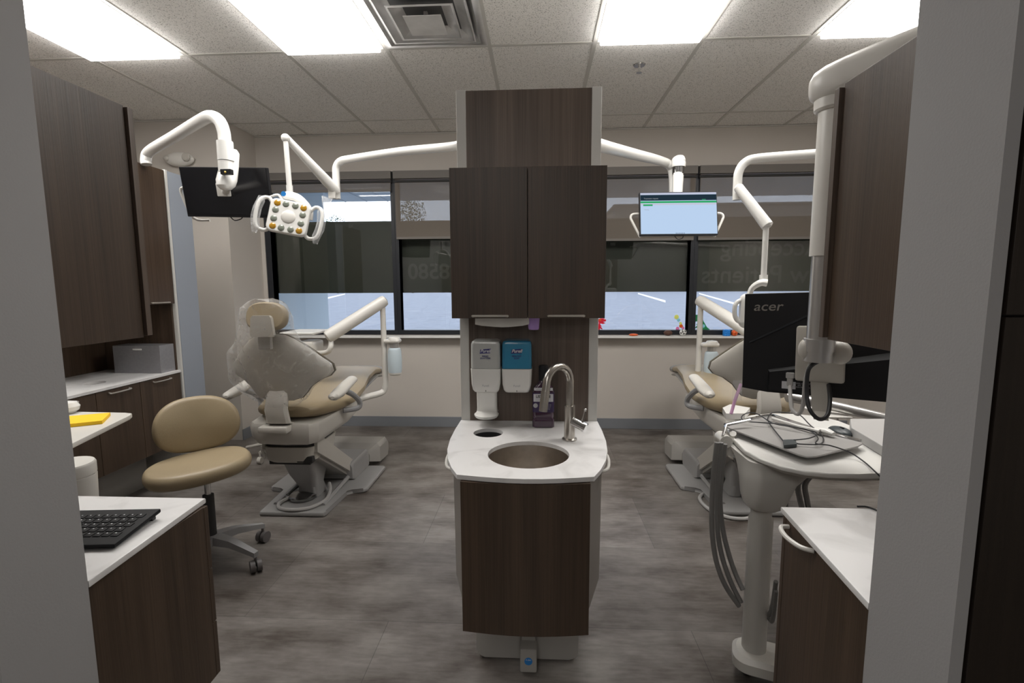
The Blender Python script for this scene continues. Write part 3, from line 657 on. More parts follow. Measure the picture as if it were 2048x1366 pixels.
# ------------------------------------------------------------------ delivery unit glimpsed at left
t = thing('delivery_table', 'white delivery table at left edge behind the door edge, yellow notes on it', 'table', (-2.0, 1.85, 0))
MB().prism([(-2.40, 1.52), (-1.60, 1.50), (-1.725, 1.93), (-1.745, 1.965), (-1.78, 1.975), (-2.40, 2.0)], .808, .828, .004).build('table_top', 'offwhite', t)
MB().prism([(-2.38, 1.56), (-1.66, 1.54), (-1.77, 1.90), (-2.38, 1.95)], .786, .808, .004).build('under_tray', 'beige', t)
pc = P(150, 920, 1.55)
MB().lathe([(0, .785), (.070, .785), (.074, .778), (.074, .745), (.072, .742), (.074, .738), (.070, .63), (.060, .615), (0, .61)], (-1.565, 1.49, 0)).build('hub', 'offwhite', t)
MB().tube([(-1.575, 1.50, .62), (-1.575, 1.50, 0.02)], .033, 16).lathe([(0, 0), (.16, 0), (.16, .02), (.05, .045), (0, .045)], (-1.575, 1.50, 0)).build('column', 'beige', t)
tag(MB().prism([(-1.725, 1.80), (-1.80, 1.92), (-1.99, 1.83), (-1.89, 1.70)], .8285, .842).build('note_pad', 'yellow'), 'bright yellow pad of paper lying on the white table at left', 'note pad')
tag(MB().lathe([(0, .8285), (.020, .8285), (.036, .842), (.040, .858), (.030, .876), (0, .884)], (-2.02, 1.955, 0)).ball((-2.09, 2.0, .905), .016).tube([(-2.09, 2.0, .829), (-2.09, 2.0, .90)], .006).build('white_knob', 'white'), 'rounded white knob on the back of the white table at left', 'knob')

# ------------------------------------------------------------------ stool
sc = V(-1.605, 2.20, 0); yw = math.radians(43)
t = thing('dental_stool', 'tan vinyl swivel stool with rounded backrest on a five star caster base', 'stool', sc)
F = Matrix.Translation(sc) @ Matrix.Rotation(yw, 4, 'Z')       # local x = wide axis, -y = front
def pillow(outl, zf, th, mb, T, n=7):
    # outl(u)->(x,y) ; rounded cushion
    rings = []
    for k in range(n+1):
        a = -PI/2+PI*k/n; rings.append([V(x*(1-(1-math.cos(a))*.13), y*(1-(1-math.cos(a))*.13*(1.3)), zf(x, y)+math.sin(a)*th) for x, y in outl])
    mb.loft(rings, T=T)
def sup(a, b2, e=2.4, n=36):
    o = []
    for k in range(n):
        th = 2*PI*k/n; c_, s_ = math.cos(th), math.sin(th); o.append((a*abs(c_)**(2/e)*(1 if c_ > 0 else -1), b2*abs(s_)**(2/e)*(1 if s_ > 0 else -1)))
    return o
m = MB(); pillow(sup(.225, .19, 2.3), lambda x, y: .505+.0*x, .037, m, F @ Matrix.Rotation(math.radians(-3), 4, 'Y')); m.build('seat', 'tan', t, sub=1)
m = MB(); bo = [(x*(1-.10*(y/.15 if y > 0 else 0)), y) for x, y in sup(.192, .142, 2.5)]
pillow(bo, lambda x, y: .5*x*x*2.2, .028, m, F @ Matrix.Translation((0, .20, .672)) @ Matrix.Rotation(math.radians(-7), 4, 'X') @ Matrix.Rotation(PI/2, 4, 'X')); m.build('backrest', 'tan', t, sub=1)
MB().box(-.03, .03, .06, .25, .445, .455, .003, T=F).box(-.03, .03, .238, .25, .45, .60, .003, T=F).build('back_bracket', 'black', t)
MB().tube([(sc.x, sc.y, .28), (sc.x, sc.y, .46)], .014, 14).build('piston', 'chrome', t)
MB().tube([(sc.x, sc.y, .12), (sc.x, sc.y, .36)], .025, 16).box(-.06, .06, -.07, .07, .442, .462, .004, T=F).build('column', 'dark', t)
for k in range(5):
    a = math.radians(-12+72*k); d = V(math.cos(a), math.sin(a), 0)
    lg = MB().loft([[sc+d*r+V(-d.y, d.x, 0)*w_*sx_+V(0, 0, z+zz) for sx_, zz in ((-1, -h_), (1, -h_), (1, h_), (-1, h_))] for r, w_, z, h_ in ((.02, .026, .135, .022), (.12, .020, .128, .017), (.24, .014, .095, .012), (.262, .013, .088, .012))]).build('leg', 'grey', t)
    cp = sc+d*.255; cs_ = MB(); ca_ = a+.9+k; wd = V(math.cos(ca_), math.sin(ca_), 0)
    for s_ in (-1, 1): cs_.tube([V(cp.x, cp.y, .0295)+wd*s_*.004, V(cp.x, cp.y, .0295)+wd*s_*.025], .029, 18)
    cs_.tube([V(cp.x, cp.y, .03), V(cp.x, cp.y, .085)], .007, 8); cs_.build('caster', 'dark' if False else 'grey_rubber', lg) if 'grey_rubber' in M else None
    if 'grey_rubber' not in M:
        M['grey_rubber'] = mat('grey_caster', (.13, .12, .12), .5); cs_.build('caster', 'grey_rubber', lg)
MB().tube([F @ V(-.05, 0, .455), F @ V(-.13, -.05, .448)], .004, 6).build('height_lever', 'beige', t)

# ------------------------------------------------------------------ dental chairs (authored in local space)
def chair(label, group):
    t = thing('dental_chair', label, 'dental chair', (0, 0, 0), group)
    # floor base
    def rrp(w_, y0, y1, z, r=.03): return [V(a, b2, z) for a, b2 in rrect(-w_, w_, y0, y1, r)]
    o = [(-.195, -.30), (.195, -.30), (.205, -.27), (.205, .02), (.24, .05), (.31, .05), (.33, .07), (.33, .46), (.31, .48), (-.31, .48), (-.33, .46), (-.33, .07), (-.31, .05), (-.24, .05), (-.205, .02), (-.205, -.27)]
    base = MB().prism(o, .002, .030, .010).build('base_plate', 'grey2', t)
    for s_ in (-1, 1): MB().tube([(s_*.15, -.20, .030), (s_*.15, .10, .045), (s_*.16, .45, .07)], .014, 8).build('base_rib', 'grey2', base)
    # pump cover at the front, lift arm
    m = MB().loft([[V(x*w_, y, z) for x, z in ((-1, z0_), (1, z0_), (1, z1_-.02), (.93, z1_), (-.93, z1_), (-1, z1_-.02))] for y, w_, z0_, z1_ in ((.19, .185, .04, .14), (.215, .197, .03, .156), (.46, .200, .03, .160), (.51, .19, .03, .135))]); m.build('pump_cover', 'grey2', t)
    for s_ in (-1, 1): MB().loft([[V(s_*(x+i_), y, z) for x, y, z in ((.148, -.275, .395), (.148, -.272, .465), (.148, -.235, .488), (.150, .28, .135), (.150, .288, .06), (.150, .20, .09))] for i_ in (0, .020)]).build('arm_cover', 'beige', t)
    MB().loft([[V(x*.148, y, z) for x, y, z in ((-1, -.27, .37), (1, -.27, .37), (1, -.24, .475), (-1, -.24, .475))], [V(x*.148, y, z) for x, y, z in ((-1, .22, .05), (1, .22, .05), (1, .28, .13), (-1, .28, .13))]]).build('lift_arm', 'beige2', t)
    MB().loft([rrp(.07, -.10, .06, .034), rrp(.060, -.10, .04, .10), rrp(.085, -.16, .04, .20), rrp(.10, -.22, .02, .325)]).build('boot', 'grey2', t)
    MB().box(-.125, .125, -.285, -.20, .318, .345, .004).box(-.10, -.02, -.29, -.25, .345, .36, .003).box(.05, .145, -.30, -.22, .335, .375, .006).build('pivot_mechanism', 'dark', t)
    # toe board block in front
    MB().loft([[V(x*w_, y, z) for x, z in ((-1, z0_), (1, z0_), (1, z1_-.03), (.92, z1_), (-.92, z1_), (-1, z1_-.03))] for y, w_, z0_, z1_ in ((.50, .20, .05, .13), (.56, .26, .03, .175), (.72, .27, .03, .175), (.80, .25, .05, .13))]).build('transformer_box', 'beige2', t, sub=0)
    # upper structure: drum, seat pan
    def rr(w_, y0, y1, z, r=.06): return [V(a, b2, z) for a, b2 in rrect(-w_, w_, y0, y1, r)]
    MB().loft([rr(.13, -.28, .02, .325), rr(.15, -.30, .04, .345), rr(.158, -.31, .06, .43)]).build('swivel_drum', 'beige', t)
    MB().loft([rr(.15, -.30, .05, .431), rr(.15, -.30, .05, .446)]).build('shadow_ring', 'dark', t)
    MB().tube([(-.13, -.29, .40), (-.19, -.24, .41), (-.20, -.20, .33)], .010, 8, sub=3).build('release_lever', 'offwhite', t)
    def pr(w0, w1, y0, y1, z0, z1):
        return [V(-w0*.8, y0, z0), V(0, y0-.012, z0), V(w0*.8, y0, z0), V(w0, y0+.04, z0), V(w1*.98, y1*.6, (z0+z1)/2), V(w1, y1-.06, z1), V(w1*.85, y1, z1), V(0, y1, z1), V(-w1*.85, y1, z1), V(-w1, y1-.06, z1), V(-w1*.98, y1*.6, (z0+z1)/2), V(-w0, y0+.04, z0)]
    pan = MB().loft([pr(.15, .155, -.30, .10, .446, .446), pr(.185, .20, -.335, .20, .462, .475), pr(.200, .235, -.355, .30, .500, .53), pr(.205, .250, -.36, .36, .560, .59), pr(.198, .245, -.35, .36, .585, .615)]).build('seat_pan', 'offwhite2', t)
    MB().box(-.105, .065, -.42, -.30, .545, .585, .012).build('rear_shelf', 'offwhite2', t)
    # seat cushion
    def sring(y, w_, zc, th): 
        return [V(math.copysign(abs(math.cos(a))**.6, math.cos(a))*w_, y, zc+math.copysign(abs(math.sin(a))**.8, math.sin(a))*th) for a in [2*PI*k/24 for k in range(24)]]
    MB().loft([sring(-.305, .09, .64, .012), sring(-.29, .15, .64, .032), sring(-.23, .205, .637, .046), sring(-.08, .262, .635, .055), sring(.10, .28, .64, .055), sring(.30, .26, .66, .05), sring(.50, .22, .69, .045), sring(.75, .19, .70, .04), sring(.98, .17, .665, .035), sring(1.08, .15, .64, .03), sring(1.12, .10, .63, .012)]).build('seat_cushion', 'tan', t)
    MB().loft([sring(.26, .20, .60, .012), sring(.32, .225, .615, .02), sring(.55, .205, .635, .022), sring(.85, .175, .645, .02), sring(1.08, .14, .60, .014)]).build('leg_rest_shell', 'beige2', t)
    MB().loft([sring(.92, .178, .672, .040), sring(1.02, .172, .660, .038), sring(1.16, .13, .632, .02)]).build('toe_cover', 'grey2', t)
    # backrest: joint, shell, cushion, headrest
    jt = MB().loft([[V(x*w_, y+dy, z) for x, dy in ((-1, 0), (-.8, -.012), (.8, -.012), (1, 0), (.9, .03), (-.9, .03))] for w_, y, z in ((.066, -.30, .57), (.066, -.385, .60), (.064, -.405, .68), (.060, -.38, .76), (.045, -.36, .80))]).build('back_joint', 'offwhite2', t)
    hs = [(.0, .722), (.07, .723), (.125, .738), (.150, .765), (.175, .800), (.225, .838), (.275, .858), (.296, .885), (.290, .925), (.245, .972), (.195, 1.02), (.13, 1.075), (.08, 1.102), (.0, 1.112)]
    full = hs+[(-x, z) for x, z in hs[-2:0:-1]]
    def yb(x, z): return -.36-.06*(z-.72)/.4+1.1*x*x*.9
    cx_, cz_ = 0, .9
    def sh(k, dy): return [V(x*k, yb(x*k, cz_+(z-cz_)*k)+dy, cz_+(z-cz_)*k) for x, z in full]
    shell = MB().loft([sh(.45, -.014), sh(.80, -.010), sh(.95, -.004), sh(1.0, .006), sh(1.0, .012)]).build('back_shell', 'beige', t)
    MB().loft([sh(1.012, .012), sh(1.02, .020), sh(1.012, .032)]).build('edge_trim', 'dark_brown', t)
    MB().loft([sh(1.0, .032), sh(.99, .045), sh(.93, .060), sh(.6, .068)]).build('back_cushion', 'tan', t)
    MB().loft([[V(x*w_, y, z) for x, y in ((-1, -.492), (1, -.492), (1.05, -.475), (-1.05, -.475))] for w_, z in ((.058, 1.10), (.064, 1.11), (.056, 1.20), (.045, 1.214))]).build('headrest_plate', 'beige', t)
    MB().box(-.035, .035, -.475, -.445, 1.03, 1.18, .006).build('headrest_bar', 'beige2', t)
    hm = MB(); pillow(sup(.113, .080, 2.6, 28), lambda x, y: .9*x*x, .030, hm, Matrix.Translation((0, -.435, 1.205)) @ Matrix.Rotation(math.radians(-12), 4, 'X') @ Matrix.Rotation(PI/2, 4, 'X') @ Matrix.Scale(-1, 4, (0, 0, 1))); hm.build('headrest_cushion', 'tan', t)
    # armrests
    for s_ in (-1, 1):
        ar = MB(); rings = []
        for y, w_, z, h_ in ((-.36, .012, .742, .008), (-.345, .032, .744, .022), (-.27, .040, .752, .028), (-.15, .038, .775, .026), (-.06, .034, .790, .022), (-.03, .018, .792, .010)):
            rings.append([V(s_*.31+w_*math.cos(2*PI*k/16), y, z+h_*math.sin(2*PI*k/16)) for k in range(16)])
        ar.loft(rings); a_ = ar.build('armrest', 'offwhite2', t)
        MB().tube([(s_*.31, -.18, .745), (s_*.315, -.06, .69), (s_*.325, .01, .63), (s_*.315, .0, .592), (s_*.24, -.05, .588)], .017, 10, sub=4).build('armrest_bracket', 'grey', a_)
    # foot control hose and pedal on the base
    return t
M['grey2'] = mat('grey_base_plastic', (.32, .315, .31), .4, noise_amt=.03, nscale=6)
M['offwhite2'] = mat('chair_offwhite_plastic', (.60, .575, .53), .35, noise_amt=.02, nscale=4)
M['dark_brown'] = mat('dark_brown_trim', (.10, .085, .06), .5)

ROOTL = V(-1.465, 3.0, 0); ROOTR = V(1.285, 3.12, 0)
cl = chair('left tan and off white dental chair with its back wrapped in clear plastic', 'dental chairs facing the windows')
cr = cl.copy(); COL.objects.link(cr); cr['label'] = 'right dental chair, partly hidden behind the large black monitor'; cr['category'] = 'dental chair'
for ch in list(cl.children):
    c = ch.copy(); COL.objects.link(c); c.parent = cr
    for g_ in ch.children: d = g_.copy(); COL.objects.link(d); d.parent = c
cl.location = ROOTL; cr.location = ROOTR
WM[cl.name] = Matrix.Translation(ROOTL); WM[cr.name] = Matrix.Translation(ROOTR)

def delivery_arm(root, s_, lb, lb2, lb3, post, top, near, base, bottle_dx):
    # post, thick arm, tray head
    t = root
    pts = [V(*base), V(base[0]*.5+post[0]*.5, base[1]*.5+post[1]*.5, base[2]+.01), V(post[0], post[1], base[2]+.05), V(post[0], post[1], base[2]+.20), V(post[0], post[1], top-.04)]
    MB().tube([pts[0], pts[1]-(pts[1]-pts[0])*.1, pts[1], V(post[0]-.02*s_, post[1]-.01, base[2]+.02), V(post[0], post[1], base[2]+.075), pts[3], pts[4]], [.022, .022, .022, .022, .022, .020, .019], 14, sub=4).build('post', 'offwhite', t)
    a = V(post[0], post[1], top); b2 = V(*near); d = (b2-a).normalized()
    MB().tube([a-d*.030, a-d*.022, a, b2, b2+d*.022, b2+d*.028], [.022, .036, .041, .045, .040, .022], 20).build('spring_arm', 'offwhite', t)
    return t, b2
arm_mat = 'offwhite'
tL, nb = delivery_arm(cl, 1, 'off white delivery arm and post on the right side of the left dental chair', '', '', (-1.10, 3.42, 0), 1.255, (-1.405, 3.22, 1.035), (-1.27, 3.22, .585), .05)
MB().tube([(-1.40, 3.22, 1.0), (-1.395, 3.20, .96), (-1.42, 3.20, .925), (-1.50, 3.22, .915)], .017, 12, sub=4).build('hanger_tube', 'offwhite', tL)
MB().box(-1.72, -1.49, 3.15, 3.42, 1.045, 1.062, .006).build('tray', 'white', tL)
MB().box(-1.62, -1.50, 3.16, 3.34, .91, 1.00, .02).build('control_head', 'offwhite', tL)
def water_bottle(x, y, zt, lb, sgn, post):
    t = thing('water_bottle', lb, 'bottle', (x, y, zt-.23))
    MB().box(min(x-.045, post), max(x+.045, post), y-.042, y+.042, zt-.005, zt+.022, .012).lathe([(0, .0), (.044, 0), (.045, .012), (.036, .028), (0, .034)], (x, y, zt+.006)).build('bottle_mount', 'offwhite', t)
    MB().lathe([(0, -.040), (.030, -.040), (.030, -.004), (0, -.004)], (x, y, zt)).build('bottle_neck', 'silver', t)
    MB().lathe([(0, -.232), (.040, -.232), (.044, -.226), (.049, -.20), (.051, -.13), (.047, -.06), (.040, -.045), (.028, -.040), (0, -.040)], (x, y, zt)).build('bottle_body', 'bottle', t)
    MB().lathe([(0, -.238), (.036, -.238), (.044, -.230), (.048, -.197), (.0455, -.196), (.0, -.20)], (x, y, zt)).build('bottle_foot', 'offwhite', t)
water_bottle(-1.025, 3.42, .968, 'frosted water bottle hanging from the post of the left dental chair', 1, -1.095)
# right chair's arm
pR = P(1398, 700, 3.62)
tR, nb = delivery_arm(cr, -1, 'off white delivery arm and post beside the right dental chair, near the windows', '', '', (pR.x, 3.62, 0), 1.245, P(1500, 664, 3.3), (pR.x+.15, 3.5, .60), 0)
pB = P(1421, 690, 3.6)
water_bottle(pB.x+.01, 3.6, pB.z-.005, 'frosted water bottle hanging from the post beside the right dental chair', -1, pR.x+.0)

# plastic wrap over the left chair back
t = thing('plastic_cover', 'crumpled clear plastic cover over the back and headrest of the left chair', 'plastic cover', (ROOTL.x, ROOTL.y-.5, .72))
rings = []
prof = [(.70, -.10, .10), (.735, -.17, .15), (.80, -.26, .20), (.86, -.31, .27), (.92, -.315, .30), (1.0, -.27, .24), (1.07, -.20, .16), (1.13, -.17, .13), (1.20, -.155, .14), (1.26, -.12, .125), (1.295, -.07, .08), (1.302, -.02, .03)]
n = 56; zs = []
for i in range(len(prof)-1):
    for k in range(4):
        u = k/4; a, b_ = prof[i], prof[i+1]; zs.append(tuple(a[j]*(1-u)+b_[j]*u for j in range(3)))
zs.append(prof[-1])
for z, xl, xr in zs:
    g_ = []
    for k in range(n):
        a = 2*PI*k/n; c_ = math.cos(a); xx = (xl+xr)/2-.02*0+(xr-xl)/2*c_
        yc = -.36-.13*max(0, (z-.72))/.5*.8+.9*xx*xx*.8; yy = yc+(-.02-.045*(1-.3*c_*c_) if math.sin(a) < 0 else .10)*abs(math.sin(a))**.7
        p = V(ROOTL.x+xx, ROOTL.y+yy, z)
        w_ = noise.noise(V(xx*9, z*7+2, yy*5))*.022+noise.noise(V(xx*26+3, z*10, 1))*.009+abs(noise.noise(V(xx*12-z*6, z*3, 7)))*-.014
        nv = V(c_, math.sin(a), 0); g_.append(p+nv*w_+V(0, 0, noise.noise(V(xx*10, 3, z*6))*.012))
    rings.append(g_)
MB().loft(rings, caps=False).build('plastic_sheet', 'bag', t, angle=60)

# foot controls with their hoses
for rx, sgn, lb, off in ((-1.49, 1, 'round chrome foot control with hose on the base of the left chair', 0), (1.36, -1, 'round chrome foot control with hose on the base of the right chair', .10)):
    y = 2.90+off
    t = thing('foot_control', lb, 'foot pedal', (rx, y, .031), 'foot controls of the dental chairs')
    MB().lathe([(0, .031), (.078, .031), (.085, .038), (.085, .052), (.070, .062), (.03, .07), (0, .072)], (rx, y, 0), sy_=1).build('pedal_disc', 'chrome_dark', t) if 'chrome_dark' in M else None
    if 'chrome_dark' not in M:
        M['chrome_dark'] = mat('worn_chrome', (.30, .30, .30), .2, 1); MB().lathe([(0, .031), (.078, .031), (.085, .038), (.085, .052), (.070, .062), (.03, .07), (0, .072)], (rx, y, 0)).build('pedal_disc', 'chrome_dark', t)
    MB().tube([(rx-.08*sgn, y-.02, .045), (rx-.10*sgn, y-.02, .05)], .012, 8).build('pedal_stub', 'chrome_dark', t)
    if sgn > 0: pts = [(rx-.07, y-.03, .045), (rx-.10, y-.10, .04), (rx-.06, y-.17, .04), (rx+.03, y-.19, .042), (rx+.12, y-.16, .042), (rx+.17, y-.05, .045), (rx+.15, y+.06, .06), (rx+.12, y+.12, .08)]
    else: pts = [(rx+.0, y-.05, .045), (rx-.04, y-.15, .042), (rx-.13, y-.22, .012), (rx-.24, y-.22, .012), (rx-.32, y-.12, .012), (rx-.33, y+.03, .012), (rx-.26, y+.13, .012), (rx-.16, y+.16, .05)]
    MB().tube(pts, .011, 8, sub=5).build('hose', 'hose_light', t)

# small rolling stand far left behind the chair
t = thing('instrument_stand', 'white rolling stand with casters in the corner behind the left chair', 'stand', (-2.18, 3.75, 0))
MB().tube([(-2.15, 3.75, .08), (-2.15, 3.75, .95)], .015, 10).build('pole', 'offwhite', t)
for k, a in enumerate((200, 270, 330, 60, 130)):
    d = V(math.cos(math.radians(a)), math.sin(math.radians(a)), 0); c_ = V(-2.15, 3.75, 0)
    lg = MB().tube([c_+V(0, 0, .11), c_+d*.20+V(0, 0, .085)], [.016, .011], 8).build('leg', 'beige', t)
    q = c_+d*.20; MB().tube([q+V(-.014, 0, .028), q+V(.014, 0, .028)], .027, 14).tube([q+V(0, 0, .04), q+V(0, 0, .085)], .006, 6).build('caster', 'beige', lg)
MB().tube([(-2.13, 3.75, .35), (-2.06, 3.70, .28), (-2.02, 3.66, .24), (-2.10, 3.64, .22), (-2.2, 3.7, .26), (-2.13, 3.76, .33), (-2.12, 3.7, .5), (-2.08, 3.6, .70)], .009, 8, sub=4).build('hose', 'hose_light', t)

# ------------------------------------------------------------------ overhead lamps on tower / mast
def lamp_arm_left():
    t = thing('dental_lamp', 'overhead dental lamp with amber and grey lenses on the arm left of the tower', 'dental lamp', (-.32, 2.3, 2.03))
    E = P(672, 340, 2.9)
    top = P(690, 323, 2.88)
    MB().tube([(-.31, 2.30, 2.02), P(905, 293, 2.33), P(800, 303, 2.6), P(705, 317, 2.84), P(682, 322, 2.89), P(673, 333, 2.9), P(672, 350, 2.9), P(674, 398, 2.9)], .021, 16, sub=5).build('support_tube', 'white', t)
    a, b_ = P(668, 378, 2.87), P(575, 278, 2.62)
    u = (b_-a).normalized(); wv = u.cross(V(0, 1, 0)).normalized()
    MB().tube([a-u*.03, a-u*.01, a+u*.06, b_-u*.04, b_], [.018, .026, .028, .018, .017], 14, flat=1.1).build('spring_arm', 'white', t)
    MB().box(P(664, 385, 2.88).x-.012, P(664, 385, 2.88).x+.03, 2.85, 2.89, P(664, 398, 2.87).z, P(664, 372, 2.87).z, .004).build('elbow_block', 'offwhite', t)
    k = P(571, 276, 2.60)
    MB().ball(k, (.022, .022, .022)).build('knuckle', 'white', t)
    r1 = P(579, 375, 2.60); MB().tube([k, r1], [.0125, .0140], 12).build('drop_rod', 'white', t)
    MB().tube([r1+V(0, 0, .01), r1-V(0, 0, .028)], .017, 14).build('collar', 'white', t)
    # yoke
    c = P(578, 436, 2.52)
    MB().tube([r1-V(.004, 0, .03), r1+V(.0, -.02, -.045), r1+V(.055, -.02, -.062), r1+V(.098, .0, -.115), r1+V(.10, .0, -.17)], [.022, .032, .026, .022, .018], 12, sub=4, flat=.6).build('yoke', 'white', t)
    MB().lathe([(0, 0), (.013, 0), (.013, .003), (0, .003)], T=Matrix.Translation(r1+V(-.012, -.042, -.040)) @ Matrix.Rotation(PI/2, 4, 'X')).build('round_badge', 'bluedisc', t)
    # head plane: facing camera-ish, downwards a bit, rolled
    HF = Matrix.Translation(c) @ Matrix.Rotation(math.radians(16), 4, 'Z') @ Matrix.Rotation(math.radians(90-12), 4, 'X') @ Matrix.Rotation(math.radians(-11), 4, 'Z')
    # local: x right, y up, z towards viewer
    hd = MB(); Ls = []
    for z, k_ in ((-.030, .80), (-.022, .93), (-.006, 1.0), (.010, 1.0), (.016, .96), (.018, .90)):
        Ls.append([V(x*k_, y*k_, z) for x, y in rrect(-.099, .099, -.088, .088, .030)])
    hd.loft(Ls, T=HF); head = hd.build('lamp_head', 'white', t)
    ams = [(-.064, .062), (.064, .062), (-.064, -.062), (.064, -.062)]; gr = [(-.023, .064), (.023, .064), (-.023, -.064), (.023, -.064), (-.066, .024), (-.066, -.022), (.066, .024), (.066, -.022)]
    for (x, y), mm in [(p, 'amber') for p in ams]+[(p, 'lens') for p in gr]:
        MB().ball((x, y, .0175), (.0170, .0170, .006), T=HF, n=16).build('lens', mm, head)
    MB().ball((0, 0, .017), (.036, .036, .010), T=HF).build('centre_dome', 'offwhite', head)
    for s_ in (-1, 1):
        MB().tube([V(s_*.09, .06, -.015), V(s_*.115, .088, -.012), V(s_*.145, .078, -.005), V(s_*.158, .04, 0), V(s_*.158, -.03, 0), V(s_*.145, -.075, -.005), V(s_*.11, -.085, -.012), V(s_*.088, -.07, -.015)], .010, 10, sub=4, T=HF).build('grip_handle', 'white', head)
        sl = MB(); Rg = []
        for j, (y, r) in enumerate(((.085, .014), (.06, .020), (.02, .022), (-.03, .022), (-.07, .020), (-.108, .012))):
            cxx = s_*(.158 if abs(y) < .05 else .148); Rg.append([V(cxx+(r+noise.noise(V(k*1.7, j, s_))*.008)*math.cos(2*PI*k/14), y, (r+noise.noise(V(k*1.7, j+5, s_))*.008)*math.sin(2*PI*k/14)) for k in range(14)])
        sl.loft(Rg, caps=False, T=HF).build('plastic_sleeve', 'sleeve', head, angle=60)
    tip = MB().loft([[HF @ V(.165+.02*math.cos(a)*r, .10+zz, .01+.006*math.sin(a)*r) for a in [2*PI*k/10 for k in range(10)]] for zz, r in ((-.01, .6), (.02, 1.1), (.05, 1.4))], caps=False)
    tip.build('plastic_sleeve', 'sleeve', head, angle=60)
    MB().tube([P(540, 394, 2.56), P(556, 390, 2.56), P(566, 402, 2.56)], .007, 8, sub=4).build('rear_loop', 'white', head)
    return t
lamp_arm_left()

# ------------------------------------------------------------------ monitors
def monitor_left():
    t = thing('monitor', 'black monitor turned away, hung on a bent white arm above the left cabinets', 'monitor', (-1.74, 2.72, 1.9))
    TL, TR, BR, BL = P(358, 338, 2.63), P(534, 332, 2.63), P(540, 430, 2.68), P(372, 438, 2.68)
    x = (TR-TL+BR-BL).normalized(); y = ((TL-BL)+(TR-BR)).normalized(); x = (x-y*x.dot(y)*.45).normalized(); y = (y-x*x.dot(y)).normalized(); z = x.cross(y); C = (TL+TR+BR+BL)/4
    T = basis(C, x, y, z); W, H = (TR-TL+BR-BL).length/4, (TL-BL).length/2
    MB().box(-W, W, -H, H, -.035, -.008, .004, T=T).build('casing', 'black', t)
    MB().box(-W+.006, W-.006, -H+.016, H-.006, -.008, -.0065, T=T).build('rear_panel', 'black_screen', t)
    MB().box(-.03, .03, -.02, .05, -.0065, .03, .005, T=T).build('mount_plate', 'offwhite', t)
    MB().tube([T @ V(-W+.05, .02, -.045), T @ V(-W-.03, .02, -.045), T @ V(-W-.032, -.03, -.045), T @ V(-W+.01, -H-.01, -.045), T @ V(-W+.10, -H-.02, -.045)], .008, 8, sub=4).build('grip_bar', 'offwhite', t)
    MB().tube([T @ V(-.01, -H, -.03), T @ V(.01, -H-.018, -.03), T @ V(.05, -H-.008, -.03), T @ V(.06, -H+.01, -.03)], .003, 6, sub=3).build('cable_loop', 'cable', t)
    # arm from the cabinet: up, forward, over the monitor
    t2 = t
    b0 = P(293, 330, 3.0)
    hk = P(440, 250, 2.55)
    MB().tube([V(b0.x, 3.0, 2.12), P(292, 318, 3.0), P(300, 302, 2.98), P(350, 272, 2.80), P(398, 243, 2.60), P(420, 233, 2.53), P(438, 241, 2.50), P(447, 262, 2.49), P(450, 285, 2.49), P(452, 300, 2.49)], .030, 18, sub=5).build('bent_tube', 'white', t2)
    zt, zm, zb = P(452, 283, 2.47).z, P(452, 322, 2.47).z, P(452, 345, 2.47).z
    cx_ = P(452, 320, 2.47).x
    MB().tube([(cx_, 2.47, zt), (cx_, 2.47, zm)], .038, 20).build('sleeve_collar', 'white', t2)
    MB().tube([(cx_-.002, 2.47, zm-.002), (cx_-.002, 2.47, zb)], .036, 20).build('lower_collar', 'white', t2)
    q0 = P(455, 300, 2.53); q1 = P(452, 372, 2.46)
    Ls = []
    for u, r, dx in ((0, .018, .03), (.1, .034, .025), (.5, .044, .012), (.85, .048, .002), (1.0, .042, 0), (1.09, .026, 0), (1.12, .008, 0)):
        p = q0.lerp(q1, u) if u <= 1 else q1+(q1-q0)*(u-1)
        Ls.append([p+V(dx+r*math.cos(2*PI*k/20), r*1.0*math.sin(2*PI*k/20)-.0, 0) for k in range(20)])
    MB().loft(Ls).build('tilt_head', 'white', t2)
    ps = P(452, 344, 2.413); MB().box(ps.x-.027, ps.x+.027, ps.y-.006, ps.y+.02, ps.z-.012, ps.z+.014, .003).build('cable_slot', 'black', t2)
    MB().ball((ps.x, ps.y-.005, ps.z-.002), .006, n=12).build('brass_nut', 'brass', t2)
    MB().tube([T @ V(0, 0, .0), q1+V(0, .02, .02)], .02, 12).build('link', 'offwhite', t2)
M['brass'] = mat('brass', (.6, .42, .12), .3, .9)
monitor_left()
